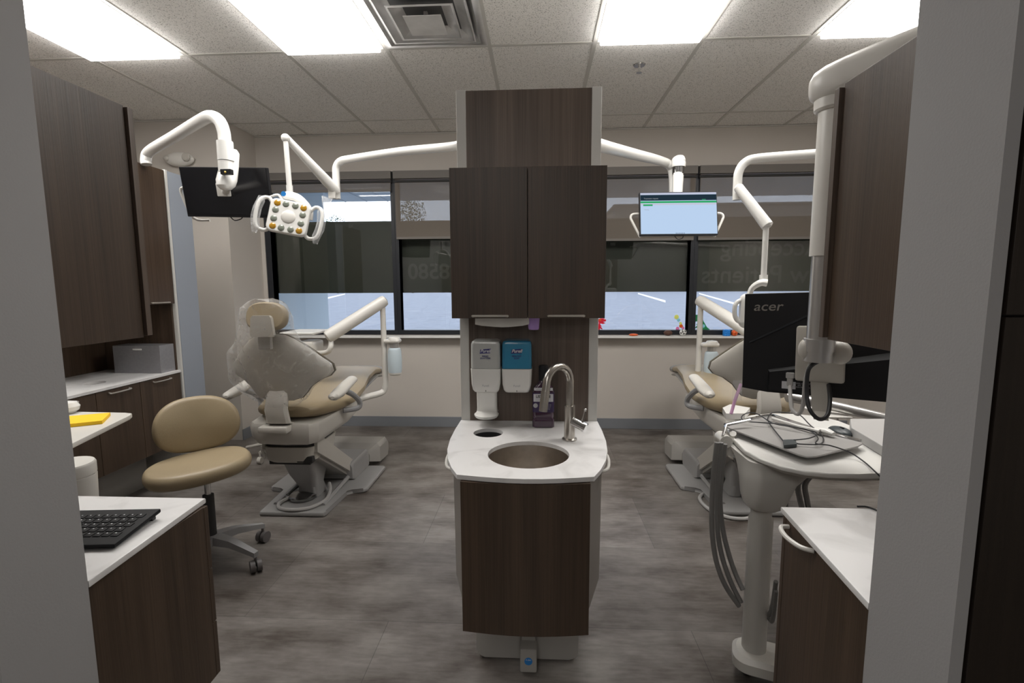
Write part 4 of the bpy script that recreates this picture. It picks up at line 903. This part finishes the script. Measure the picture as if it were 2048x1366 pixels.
def monitor_right():
    t = thing('monitor', 'lit monitor with a pale blue page on a white arm right of the tower', 'monitor', (.9, 3.25, 1.8))
    TL, TR, BR, BL = P(1282.5, 384, 3.28), P(1438, 381, 3.28), P(1430, 470, 3.22), P(1280, 470, 3.22)
    x = (TR-TL+BR-BL).normalized(); y = ((TL-BL)+(TR-BR)).normalized(); y = (y-x*x.dot(y)).normalized(); z = x.cross(y); C = (TL+TR+BR+BL)/4
    T = basis(C, x, y, z); W = (TR-TL).length/2; H = (TL-BL).length/2
    MB().box(-W, W, -H, H, -.035, -.003, .004, T=T).build('casing', 'black', t)
    w_, h_ = W-.006, H-.007
    s = MB().box(-w_, w_, -h_, h_, -.003, -.0015, T=T).build('screen', 'scr', t)
    MB().box(-w_, w_, h_*.91, h_, -.0015, -.001, T=T).build('browser_bar', 'scr_pale', s)
    MB().box(-w_, w_, h_*.62, h_*.90, -.0015, -.0009, T=T).build('header_bar', 'scr_dark', s)
    MB().box(-w_, w_, h_*.50, h_*.59, -.0015, -.0009, T=T).box(-w_*.93, -w_*.68, h_*.36, h_*.44, -.0015, -.0009, T=T).box(w_*.62, w_*.72, h_*.64, h_*.67, -.0009, -.0007, T=T).build('green_bar', 'scr_green', s)
    MB().box(-w_, w_, h_*.40, h_*.49, -.0015, -.0011, T=T).build('table_row', 'scr_pale', s)
    text('lettering', 'Treatment request', T @ Matrix.Translation((-w_*.72, h_*.72, -.0006)), .012, 'scr_text', s, depth=.0001)
    text('lettering', 'Pending', T @ Matrix.Translation((-w_*.84, h_*.18, -.0012)), .009, 'scr_text', s, depth=.0001)
    for k in range(6): MB().box(-.02+k*.010, -.015+k*.010, -h_+.002, -h_+.006, -.0015, -.001, T=T).build('taskbar_icon', 'scr_dark', s)
    for s_ in (-1, 1): MB().tube([T @ V(s_*(W-.04), .01, -.045), T @ V(s_*(W+.03), .012, -.045), T @ V(s_*(W+.05), -.01, -.045), T @ V(s_*(W+.035), -.05, -.045), T @ V(s_*(W-.01), -H-.0, -.045)], .008, 8, sub=4).build('grip_bar', 'offwhite', t)
    MB().tube([T @ V(-.02, -H, -.03), T @ V(0, -H-.02, -.03), T @ V(.03, -H-.012, -.03), T @ V(.035, -H+.01, -.03)], .003, 6, sub=3).build('cable_loop', 'cable', t)
    t2 = t
    MB().tube([V(.23, 2.38, 2.035), P(1205, 292, 2.42), P(1270, 309, 2.85), P(1322, 322, 3.32), P(1340, 332, 3.40), P(1346, 350, 3.41), P(1347, 388, 3.41)], .029, 16, sub=5).build('support_tube', 'white', t2)
    a = P(1357, 328, 3.34)
    MB().tube([a+V(0, .02, .032), a+V(0, 0, .028), a, a-V(0, -.0, .02)], [.02, .040, .046, .044], 18).ball(a+V(0, 0, .02), (.044, .044, .034)).build('joint_cap', 'white', t2)
    MB().tube([a-V(0, 0, .02), a-V(0, 0, .075)], .037, 16).build('chrome_joint', 'chrome_dark', t2)
    MB().tube([a-V(0, 0, .05), T @ V(.0, H*.2, -.05)], [.036, .030], 16).build('drop_arm', 'white', t2)
monitor_right()

# ------------------------------------------------------------------ right mast with large monitor (seen from behind)
MX, MY = .817, 1.45
t = thing('monitor', 'large black monitor seen from behind, hung on a thick off white and silver mast', 'monitor', (MX, MY, 1.2))
z_ = lambda px, py: P(px, py, MY).z
zsh = z_(1640, 205); zb0 = z_(1640, 512); zend = z_(1630, 690)
MB().tube([(MX, MY, zb0), (MX, MY, 1.88)], .0415, 28).build('upper_tube', 'offwhite', t)
MB().tube([(MX-.002, MY, zend), (MX-.002, MY, zb0+.001)], .0335, 24).build('lower_tube', 'silver', t)
# shroud: from above the mast towards the cabinet at right
Ls = []
A = V(MX, MY, 1.912); B = A+V(.62, -.78, .03)
ax = (B-A).normalized(); sd = V(-ax.y, ax.x, 0).normalized()
for u, w_, zt_, zb_ in ((-.066, .006, .012, -.02), (-.062, .028, .026, -.034), (-.045, .046, .040, -.044), (-.015, .056, .048, -.049), (.03, .060, .053, -.048), (.12, .060, .060, -.044), (.30, .060, .066, -.036), (.46, .060, .068, -.03)):
    p = A+ax*u; o = []
    for k in range(24):
        a = 2*PI*k/24; c_, s_ = math.cos(a), math.sin(a); o.append(p+sd*(math.copysign(abs(c_)**.7, c_)*w_)+V(0, 0, (zt_ if s_ > 0 else -zb_)*math.copysign(abs(s_)**.75, s_)))
    Ls.append(o)
MB().loft(Ls).build('shroud', 'offwhite', t)
MB().tube([(MX, MY, 1.838), (MX, MY, 1.843), (MX, MY, 1.868)], [.047, .0525, .0535], 28).build('shroud_collar', 'offwhite', t)
MB().tube([(MX+.038, MY-.02, z_(1650, 491)), (MX+.085, MY-.04, z_(1650, 491))], .008, 10).build('lock_knob', 'silver', t)
MB().tube([(MX-.002, MY, zend+.018), (MX-.002, MY, zend-.018)], .0405, 24).tube([(MX-.002, MY, zend-.018), (MX-.002, MY, zend-.048)], .037, 24).build('clamp_ring', 'silver', t)
zk = z_(1660, 705)
MB().ball((MX+.055, MY-.005, zk), (.030, .032, .034)).build('tilt_knob', 'beige', t)
MB().ball((MX-.034, MY+.012, zk+.008), (.018, .022, .030)).build('pivot_boss', 'beige', t)
# monitor
t2 = t
TL, BL, BR = P(1490, 588, 1.74), P(1484, 775, 1.71), P(1780, 832, 1.47)
y = (TL-BL).normalized(); x = (BR-BL).normalized(); x = (x-y*x.dot(y)).normalized(); z = y.cross(x); z = -x.cross(y)
Hh = (TL-BL).length; T = basis(BL, x, y, x.cross(y))          # local z points towards the camera side
W2 = .54
MB().prism([(0, 0), (.080, -.008), (W2-.08, -.008), (W2, 0), (W2, Hh), (0, Hh)], -.020, .0, .002, T=T).build('casing', 'black', t2)
MB().loft([[V(.080, .0, 0), V(W2-.09, .0, 0), V(W2-.09, Hh*.46, 0), V(.080, Hh*.21, 0)], [V(.088, .0, .018), V(W2-.115, .0, .018), V(W2-.115, Hh*.38, .018), V(.088, Hh*.19, .018)]], T=T).build('rear_hump', 'black', t2)
MB().prism([(.02, .160), (.19, .254), (.33, .322), (.33, .314), (.19, .246), (.02, .154)], .0, .004, .001, T=T).build('crease', 'frame', t2)
MB().box(.004, W2-.004, Hh-.004, Hh+.001, -.018, -.002, .001, T=T).build('top_edge', 'beige2', t2)
lm = text('logo', 'acer', T @ Matrix.Translation((.073, .280, .0008)),   .044, 'chrome', t2, depth=.0006, bold=.0003, shear=.15, sx=1.15)
MB().box(.125, .165, .010, .034, .018, .0185, T=T).build('rating_label', 'white_label', t2)
text('lettering', 'MODEL NO: V247\nS/N  9210\nMADE IN CHINA', T @ Matrix.Translation((.183, .024, .0190)), .006, 'logo_grey', t2, depth=.0001)
pc = T @ V(.255, .19, .004)
MB().box(.164, .297, .040, .216, .018, .040, .008, T=T).build('mount_plate', 'beige', t2)
MB().loft([[T @ V(.206, .06, .024), T @ V(.254, .06, .024), T @ V(.254, .06, .034), T @ V(.206, .06, .034)], [T @ V(.215, -.05, .030), T @ V(.258, -.05, .030), T @ V(.258, -.05, .040), T @ V(.215, -.05, .040)], [T @ V(.222, -.075, .055), T @ V(.262, -.075, .055), T @ V(.262, -.065, .065), T @ V(.222, -.065, .065)]]).build('lower_bracket', 'beige', t2)
MB().tube([T @ V(.225, .15, .040), V(MX, MY+.02, zend-.02)], .025, 14).build('pivot_arm', 'beige', t)
# cables
def cable(name, pts, r, m, lb, sub=8): return tag(MB().tube(pts, r, 8, sub=sub).build(name, m), lb, 'cable')
zc = zend-.045
cable('power_cable', [V(MX, MY-.005, zc), P(1617, 740, 1.45), P(1614, 790, 1.44), P(1620, 820, 1.42), P(1638, 838, 1.41), P(1655, 830, 1.42), P(1660, 800, 1.46), P(1657, 770, 1.53)], .0058, 'cable', 'thick black cable looping down below the silver mast')
cable('grey_cable', [V(MX-.014, MY+.01, zc), P(1611, 760, 1.49), P(1606, 810, 1.50), P(1597, 828, 1.51), P(1585, 820, 1.53), P(1581, 800, 1.555), T @ V(.150, .022, .025)], .006, 'hose_light', 'light grey cable hanging from the mast to the monitor back')
tag(MB().box(.138, .162, .045, .064, .0187, .034, .003, T=T).box(.141, .158, .020, .047, .0190, .031, .003, T=T).build('cable_plug', 'hose_light'), 'light grey plug pushed into the back of the large black monitor', 'plug')

# ------------------------------------------------------------------ lamp held from the right mast
t = thing('dental_lamp', 'second dental lamp on a white arm right of the lit monitor, its head half hidden', 'dental lamp', (1.2, 2.4, 1.9))
MB().tube([V(2.84, 1.75, P(1690, 302, 2.2).z), V(1.9, 2.1, P(1690, 302, 2.3).z), P(1690, 302, 2.33), P(1625, 308, 2.38), P(1520, 316, 2.44), P(1492, 324, 2.45), P(1478, 343, 2.45), P(1475, 370, 2.45), P(1474, 400, 2.45)], .0205, 16, sub=5).build('support_tube', 'white', t)
a, b_ = P(1477, 375, 2.42), P(1535, 452, 2.30); u = (b_-a).normalized()
MB().tube([a-u*.012, a, b_-u*.02, b_, b_+u*.008], [.010, .022, .026, .026, .015], 14).build('spring_arm', 'white', t)
r0, r1 = P(1532, 455, 2.30), P(1527, 555, 2.30)
MB().tube([r0, r1], .0125, 12).tube([r1+V(0, 0, .012), r1-V(0, 0, .025)], .018, 12).build('drop_rod', 'white', t)
MB().tube([P(1534, 566, 2.27), P(1520, 566, 2.28), P(1503, 578, 2.30), P(1497, 600, 2.30)], [.024, .022, .018, .016], 12, sub=4, flat=.7).build('yoke', 'white', t)
MB().tube([P(1492, 600, 2.30), P(1478, 602, 2.30), P(1470, 612, 2.30), P(1470, 632, 2.30), P(1478, 643, 2.30), P(1496, 640, 2.30)], .010, 10, sub=4).build('grip_handle', 'white', t)
hh = MB(); c = P(1522, 622, 2.30)
hh.loft([[V(c.x+x*k_, c.y+z, c.z+y*k_) for x, y in rrect(-.095, .095, -.08, .08, .03)] for z, k_ in ((-.03, .85), (-.01, 1), (.012, 1), (.02, .9))]).build('lamp_head', 'white', t)

# ------------------------------------------------------------------ right delivery unit in the foreground
t = thing('delivery_cart', 'white delivery table on a round column standing in front of the right chair', 'table', (.755, 1.62, 0))
cxx, cyy = .757, 1.62
MB().loft([[V(cxx+x, cyy+y, z) for x, y in rrect(-.058-o_, .42, -.070-o_, .050+o_, .05)] for z, o_ in ((.045, .0), (.055, .010), (.088, .010), (.103, -.002))], T=Matrix.Translation((cxx, cyy, 0)) @ Matrix.Rotation(math.radians(-20), 4, 'Z') @ Matrix.Translation((-cxx, -cyy, 0))).build('floor_foot', 'offwhite', t)
for fx_, fy_ in ((-.02, .0), (.36, -.13)):
    MB().tube([(cxx+fx_-.012, cyy+fy_, .023), (cxx+fx_+.012, cyy+fy_, .023)], .0225, 16).tube([(cxx+fx_, cyy+fy_, .02), (cxx+fx_, cyy+fy_, .06)], .008, 8).build('caster', 'dark', t)
MB().lathe([(0, .10), (.0395, .10), (.0385, .58), (.036, .59), (.034, .592), (.034, .63), (0, .63)], (cxx, cyy, 0)).build('column', 'beige_light', t) if 'beige_light' in M else None
if 'beige_light' not in M:
    M['beige_light'] = mat('light_warm_plastic', (.58, .565, .53), .4); MB().lathe([(0, .10), (.0395, .10), (.0385, .575), (.033, .59), (.033, .635), (0, .635)], (cxx, cyy, 0)).build('column', 'beige_light', t)
Ls = []
for z, x0_, x1_, y0_, y1_ in ((.618, -.045, .05, -.045, .045), (.630, -.055, .065, -.055, .055), (.66, -.062, .075, -.06, .06), (.71, -.064, .095, -.062, .07), (.742, -.064, .13, -.06, .09), (.762, -.06, .24, -.05, .12), (.785, -.06, .34, -.05, .18)):
    Ls.append([V(cxx+x, cyy+y, z) for x, y in rrect(x0_, x1_, y0_, y1_, .04)])
MB().loft(Ls).build('support_cone', 'beige_light', t)
def pz(px, py, z):
    d = FW*FPX + RT*(px-1024) - UP*(py-683); k = (z-CH)/d.z; return (round(d.x*k, 4), round(d.y*k, 4))
tp = [pz(*q, .806) for q in ((1452, 852), (1462, 872), (1488, 900), (1520, 917), (1562, 932), (1610, 942), (1660, 947), (1720, 948), (1768, 946), (1840, 940), (1840, 870), (1780, 862), (1700, 852), (1680, 842), (1640, 832), (1590, 828), (1545, 826), (1500, 830), (1470, 838))]
MB().prism(tp, .790, .806, .005, seg=3).build('table_top', 'white', t)
inner = [(.757+(x-.757)*.93+.02, 1.72+(y-1.72)*.9) for x, y in tp]
MB().prism(inner, .772, .790, .006).build('under_tray', 'beige_light', t)
tr = [pz(*q, .832) for q in ((1446, 851), (1455, 846), (1530, 830), (1548, 830), (1640, 862), (1720, 880), (1726, 886), (1716, 892), (1632, 912), (1614, 913), (1596, 908))]
tray = MB().prism(tr, .826, .832, .002).build('tray', 'tray', t)
rim = [V(*pz(*q, .836), .835) for q in ((1450, 849), (1528, 831), (1546, 830), (1640, 861), (1722, 881))]
MB().tube(rim, .006, 8).build('tray_rim', 'chrome', tray)
MB().tube([V(*pz(1470, 905, .70), .72), V(*pz(1468, 895, .75), .76), V(*pz(1466, 868, .82), .822)], .012, 10, sub=3).build('tray_post', 'offwhite', t)
pk = pz(1466, 900, .76)
MB().tube([V(*pk, .742), V(*pk, .778)], .020, 16).build('post_clamp', 'offwhite', t)
MB().box(pk[0], cxx+.02, pk[1]-.014, pk[1]+.014, .750, .764, .003).build('clamp_bar', 'offwhite', t)
q = V(*pz(1440, 878, .80), .80)
MB().tube([q+V(.01, -.035, 0), q+V(.012, .03, .0)], .0225, 20).tube([q+V(.0105, -.0365, 0), q+V(.0105, -.034, 0)], .011, 12).tube([q+V(.012, .02, .0), V(*pz(1470, 880, .80), .80)], .010, 8).build('holder_knob', 'offwhite', t)
MB().tube([V(*pz(1446, 872, .82), .82), V(*pz(1452, 855, .84), .85), V(*pz(1500, 840, .86), .86)], .006, 8).build('holder_rail', 'chrome', t)
# gray raised screen/shelf at right
MB().prism([pz(*q2, .84) for q2 in ((1700, 838), (1860, 838), (1860, 930), (1785, 905), (1702, 856))], .80, .842, .004).build('side_shelf', 'side_grey', t) if 'side_grey' in M else None
if 'side_grey' not in M:
    M['side_grey'] = mat('pale_grey_laminate', (.46, .45, .44), .5); MB().prism([pz(*q2, .84) for q2 in ((1700, 838), (1860, 838), (1860, 930), (1785, 905), (1702, 856))], .807, .842, .004).build('side_shelf', 'side_grey', t)
MB().loft([[V(*pz(*q2, .80), z) for q2 in ((1763, 945), (1800, 945), (1800, 900), (1763, 905))] for z in (.74, .84)]).build('end_block', 'offwhite', t)
# items on the cart
tag(MB().tube([V(*pz(1545, 833, .85), .842), V(*pz(1600, 850, .85), .843), V(*pz(1640, 861, .85), .846)], [.006, .007, .008], 10).tube([V(*pz(1632, 856, .85), .846), V(*pz(1655, 862, .85), .848), V(*pz(1668, 866, .85), .846)], [.014, .016, .010], 12, flat=.7).build('handpiece', 'white'), 'white pen shaped handpiece lying on the rear rim of the tray', 'handpiece')
mc = V(*pz(1680, 862, .82), .822)
tag(MB().ball((mc.x, mc.y, mc.z-.012), (.032, .048, .020), T=None).build('computer_mouse', 'mouse'), 'dark grey computer mouse on the white table behind the tray', 'computer mouse') if 'mouse' in M else None
if 'mouse' not in M:
    M['mouse'] = mat('dark_blue_grey_plastic', (.05, .06, .065), .4)
    mo = thing('computer_mouse', 'dark grey computer mouse on the white table behind the tray', 'computer mouse', (mc.x, mc.y, .807))
    MB().ball((mc.x, mc.y, .818), (.034, .050, .017)).build('mouse_shell', 'mouse', mo); MB().box(mc.x-.004, mc.x+.004, mc.y-.02, mc.y, .833, .838, .002).build('scroll_wheel', 'black', mo)
zt = .8355
cb = [(1568, 884), (1540, 850), (1536, 835), (1548, 826), (1580, 826), (1600, 832), (1620, 850), (1640, 868), (1647, 880), (1638, 890), (1600, 888), (1588, 886)]
def zc_(k): return zt+.004*(k % 3)
c1 = [V(*pz(x, y, zt+.004), zt+.004+.003*(i % 2)) for i, (x, y) in enumerate(cb)]
cable('thin_black_cable', c1, .0022, 'cable', 'thin black cable coiled on the grey tray, joined to a small black block')
c2 = [(1588, 880), (1620, 876), (1634, 866), (1600, 856), (1560, 848), (1520, 845), (1490, 842), (1483, 834), (1495, 826), (1515, 828), (1545, 846), (1580, 853), (1620, 862), (1636, 876), (1632, 887), (1660, 891), (1700, 905), (1730, 925), (1752, 945), (1762, 955)]
c2v = []
for i, (x, y) in enumerate(c2):
    zz = zt+.010+.002*(i % 2) if i < 16 else (.825 if i == 16 else (.812 if i == 17 else (.815 if i == 18 else .80))); c2v.append(V(*pz(x, y, zz), zz))
cable('thin_black_cable', c2v, .0022, 'cable', 'long thin black cable running off the tray over the table edge to the right')
bk = [pz(*q2, .848) for q2 in ((1566, 877), (1592, 876), (1594, 886), (1568, 888))]
tag(MB().prism(bk, .8325, .845, .003).build('sensor_block', 'mouse'), 'small dark block in the middle of the coiled cable on the tray', 'cable connector')
# saliva ejector sleeve
t3 = thing('suction_holder', 'white suction handpiece holder with a pink tip at the left end of the table', 'holder', (.74, 1.95, .80))
MB().loft([[V(*pz(*q2, .82), z) for q2 in ((1445, 822), (1460, 815), (1500, 822), (1490, 834), (1452, 834))] for z in (.81, .835)]).build('holder_bar', 'white', t3)
s0 = V(*pz(1462, 830, .84), .845)
MB().tube([s0, P(1470, 800, s0.y+.02), P(1482, 768, s0.y+.04)], .0065, 10).build('pink_tip', 'pinktube', t3, label='pink translucent suction tip')
MB().box(P(1463, 790, 2.0).x, P(1483, 760, 2.0).x, 1.99, 1.992, P(1470, 800, 2).z, P(1470, 760, 2).z).build('clear_pouch', 'sleeve', t3)
# grey tube unit between monitor and right chair
t = thing('assistant_arm', 'silver tube arm with small tray crossing behind the large black monitor', 'delivery arm', (1.3, 2.5, .9))
MB().tube([P(1573, 795, 2.45), P(1580, 794, 2.45), P(1680, 815, 2.35), P(1850, 855, 2.2), P(1900, 1000, 2.1), V(P(1900, 1000, 2.1).x, 2.1, .0)], .024, 14).build('support_tube', 'silver', t)
MB().box(P(1625, 823, 2.4).x, P(1680, 823, 2.4).x, 2.3, 2.5, P(1650, 823, 2.4).z-.008, P(1650, 823, 2.4).z, .003).build('small_tray', 'offwhite', t)
for px_ in (1632, 1640, 1648, 1674): MB().tube([P(px_, 826, 2.38), P(px_+3, 850, 2.38)], .006, 8).build('bracket', 'silver', t)
# hoses hanging at the left end of the cart
hoses = [([(1434, 885), (1428, 940), (1424, 1000), (1424, 1060), (1432, 1120), (1450, 1170), (1478, 1212)], [1.66, 1.66, 1.66, 1.65, 1.64, 1.63, 1.62], 'outermost of three grey hoses looping down from the white table'),
         ([(1442, 885), (1436, 950), (1434, 1010), (1436, 1070), (1446, 1120), (1462, 1165), (1482, 1205)], [1.68, 1.68, 1.68, 1.67, 1.66, 1.64, 1.62], 'middle of three grey hoses looping down from the white table'),
         ([(1450, 888), (1444, 940), (1440, 1000), (1446, 1060), (1458, 1110), (1472, 1150), (1486, 1180)], [1.70, 1.70, 1.70, 1.69, 1.67, 1.65, 1.62], 'innermost of three grey hoses looping down from the white table')]
for pts, ys, lb in hoses:
    tag(MB().tube([P(x, y, Y_) for (x, y), Y_ in zip(pts, ys)], .0085, 10, sub=5).build('hose', 'hose'), lb, 'hose', 'hoses of the right delivery table')
tag(MB().tube([P(1470, 912, 1.72), P(1478, 935, 1.76), P(1492, 955, 1.80), P(1500, 985, 1.84)], .008, 8, sub=5).build('hose', 'hose'), 'short dark hose curving behind the support cone of the white table', 'hose', 'hoses of the right delivery table')
for k, (xa, xb, lb) in enumerate(((1562, 1572, 'hose hanging straight down behind the cone, leftmost'), (1592, 1610, 'thick dark hose hanging behind the white table, middle'), (1606, 1620, 'thick dark hose hanging behind the white table, rightmost'))):
    tag(MB().tube([P(xa+22, 945, 1.9), P(xa+4, 968, 1.95), P(xa+8, 1000, 1.98), P(xb, 1040, 2.0), P(xb, 1075, 2.0)], .011, 8, sub=4).build('hose', 'hose'), lb, 'hose', 'hoses of the right delivery table')
for k, yy in enumerate((1222, 1243)):
    tag(MB().tube([P(1515, yy, 1.64), P(1535, yy+12-k*22, 1.60), P(1545, yy+18-k*50, 1.56), P(1552, yy-40-k*40, 1.52)], .007, 8, sub=4).build('hose', 'hose'), ('lower' if k else 'upper')+' thin hose near the foot of the column beside the right cabinet', 'hose', 'hoses of the right delivery table')
cable('thin_black_cable', [V(*pz(1715, 1013, .806), .806), V(*pz(1735, 1014, .806), .806), V(*pz(1765, 1026, .806), .806), V(*pz(1800, 1046, .806), .806)], .0025, 'cable', 'thin black cable lying on the right counter top')

# ------------------------------------------------------------------ things on the sill and the glass
def sill(px, py, y=4.54): p = P(px, py, y); return V(p.x, y, .898)
p = sill(1267, 671, 4.53); tag(MB().ball((p.x, p.y, .909), (.042, .022, .011)).build('toy_disc', 'orange'), 'flat orange oval toy on the window sill', 'toy')
p = sill(1336, 665); 
t = thing('toy_football', 'small brown toy football on the window sill', 'toy', p)
MB().lathe([(0, -.042), (.010, -.037), (.022, -.022), (.027, 0), (.022, .022), (.010, .037), (0, .042)], T=Matrix.Translation((p.x, p.y, .9255)) @ Matrix.Rotation(PI/2, 4, 'Y')).build('ball', 'football', t)
p = sill(1366, 664); t = thing('toy_soccer_ball', 'tiny white soccer ball with dark spots on the window sill', 'toy', p)
MB().ball((p.x, p.y, .929), .031).build('ball', 'white', t)
for a, b_ in ((-.35, .3), (.45, .45), (0, -.3), (.8, -.35), (-.9, -.1), (-.6, .9)):
    d = V(math.sin(a)*math.cos(b_), -math.cos(a)*math.cos(b_), math.sin(b_)); MB().ball((p.x+d.x*.024, p.y+d.y*.024, .929+d.z*.024), .0095, n=12).build('dark_patch', 'black', t)
p = sill(1453, 665); t = thing('toy_block', 'small blue studded toy block on the window sill', 'toy', p)
MB().box(p.x-.028, p.x+.028, p.y-.025, p.y+.025, .898, .958, .006).build('block', 'blue_toy', t)
for r in range(3):
    for k in range(2): MB().ball((p.x-.013+k*.026, p.y-.026, .912+r*.017), (.008, .005, .005), n=10).build('stud', 'blue_toy', t)
p = sill(1469, 666); t = thing('toy_basketball', 'small orange toy basketball on the window sill', 'toy', p)
MB().ball((p.x, p.y, .926), .028).build('ball', 'orange', t)
for rot in (Matrix.Identity(4), Matrix.Rotation(PI/2, 4, 'Y'), Matrix.Rotation(PI/2, 4, 'X')):
    MB().tube([(.0275*math.cos(2*PI*k/20), .0275*math.sin(2*PI*k/20), 0) for k in range(21)], .0012, 5, T=Matrix.Translation((p.x, p.y, .926)) @ rot).build('seam', 'black', t)
YG = 4.6635
def dino(px, py, s, flip, m, spots, lb):
    c = P(px, py, YG); t = thing('dinosaur_cling', lb, 'window cling', c)
    o = [(-.06, -.10), (-.035, -.10), (-.03, -.06), (.0, -.07), (.0, -.10), (.025, -.10), (.022, -.05), (.03, -.01), (.055, -.02), (.05, -.005), (.035, .01), (.05, .01), (.035, .025), (.03, .04), (.06, .035), (.085, .045), (.06, .055), (.085, .062), (.09, .075), (.07, .092), (.03, .092), (.005, .08), (-.01, .04), (-.04, -.01), (-.08, -.04), (-.12, -.05), (-.09, -.07)]
    MB().prism([(c.x+flip*x*s, c.z+y*s) for x, y in o], 0, .0025, T=XZ(YG)).build('cling_body', m, t)
    for (x, y, r, mm) in spots: MB().lathe([(0, 0), (r*s, 0), (r*s, .001), (0, .001)], n=14, T=Matrix.Translation((c.x+flip*x*s, YG-.0027, c.z+y*s)) @ Matrix.Rotation(PI/2, 4, 'X')).build('spot', mm, t)
dino(1194, 655, .95, 1, 'red', [(.03, .077, .012, 'orange'), (.005, .045, .015, 'pink'), (-.02, .0, .016, 'yellowgel'), (.07, .082, .004, 'white')], 'red spotted dinosaur cling on the glass just right of the tower')
dino(1404, 652, 1.15, -1, 'green', [(-.01, .0, .014, 'cyangel'), (-.04, -.06, .018, 'green'), (.02, .05, .01, 'cyangel')], 'green dinosaur cling on the glass behind the right post')
t = thing('gel_dot_cling', 'cluster of pastel gel dots stuck on the glass left of the black mullion', 'window cling', P(1358, 645, YG))
for x, y, r, mm in ((1353, 634, .022, 'yellowgel'), (1357, 640, .016, 'cyangel'), (1361, 647, .014, 'yellowgel'), (1362, 652, .018, 'orange'), (1355, 657, .017, 'pink'), (1366, 656, .014, 'pink')):
    q = P(x, y, YG); MB().ball(q-V(0, .001, 0), (r, .003, r), n=14).build('gel_dot', mm, t)
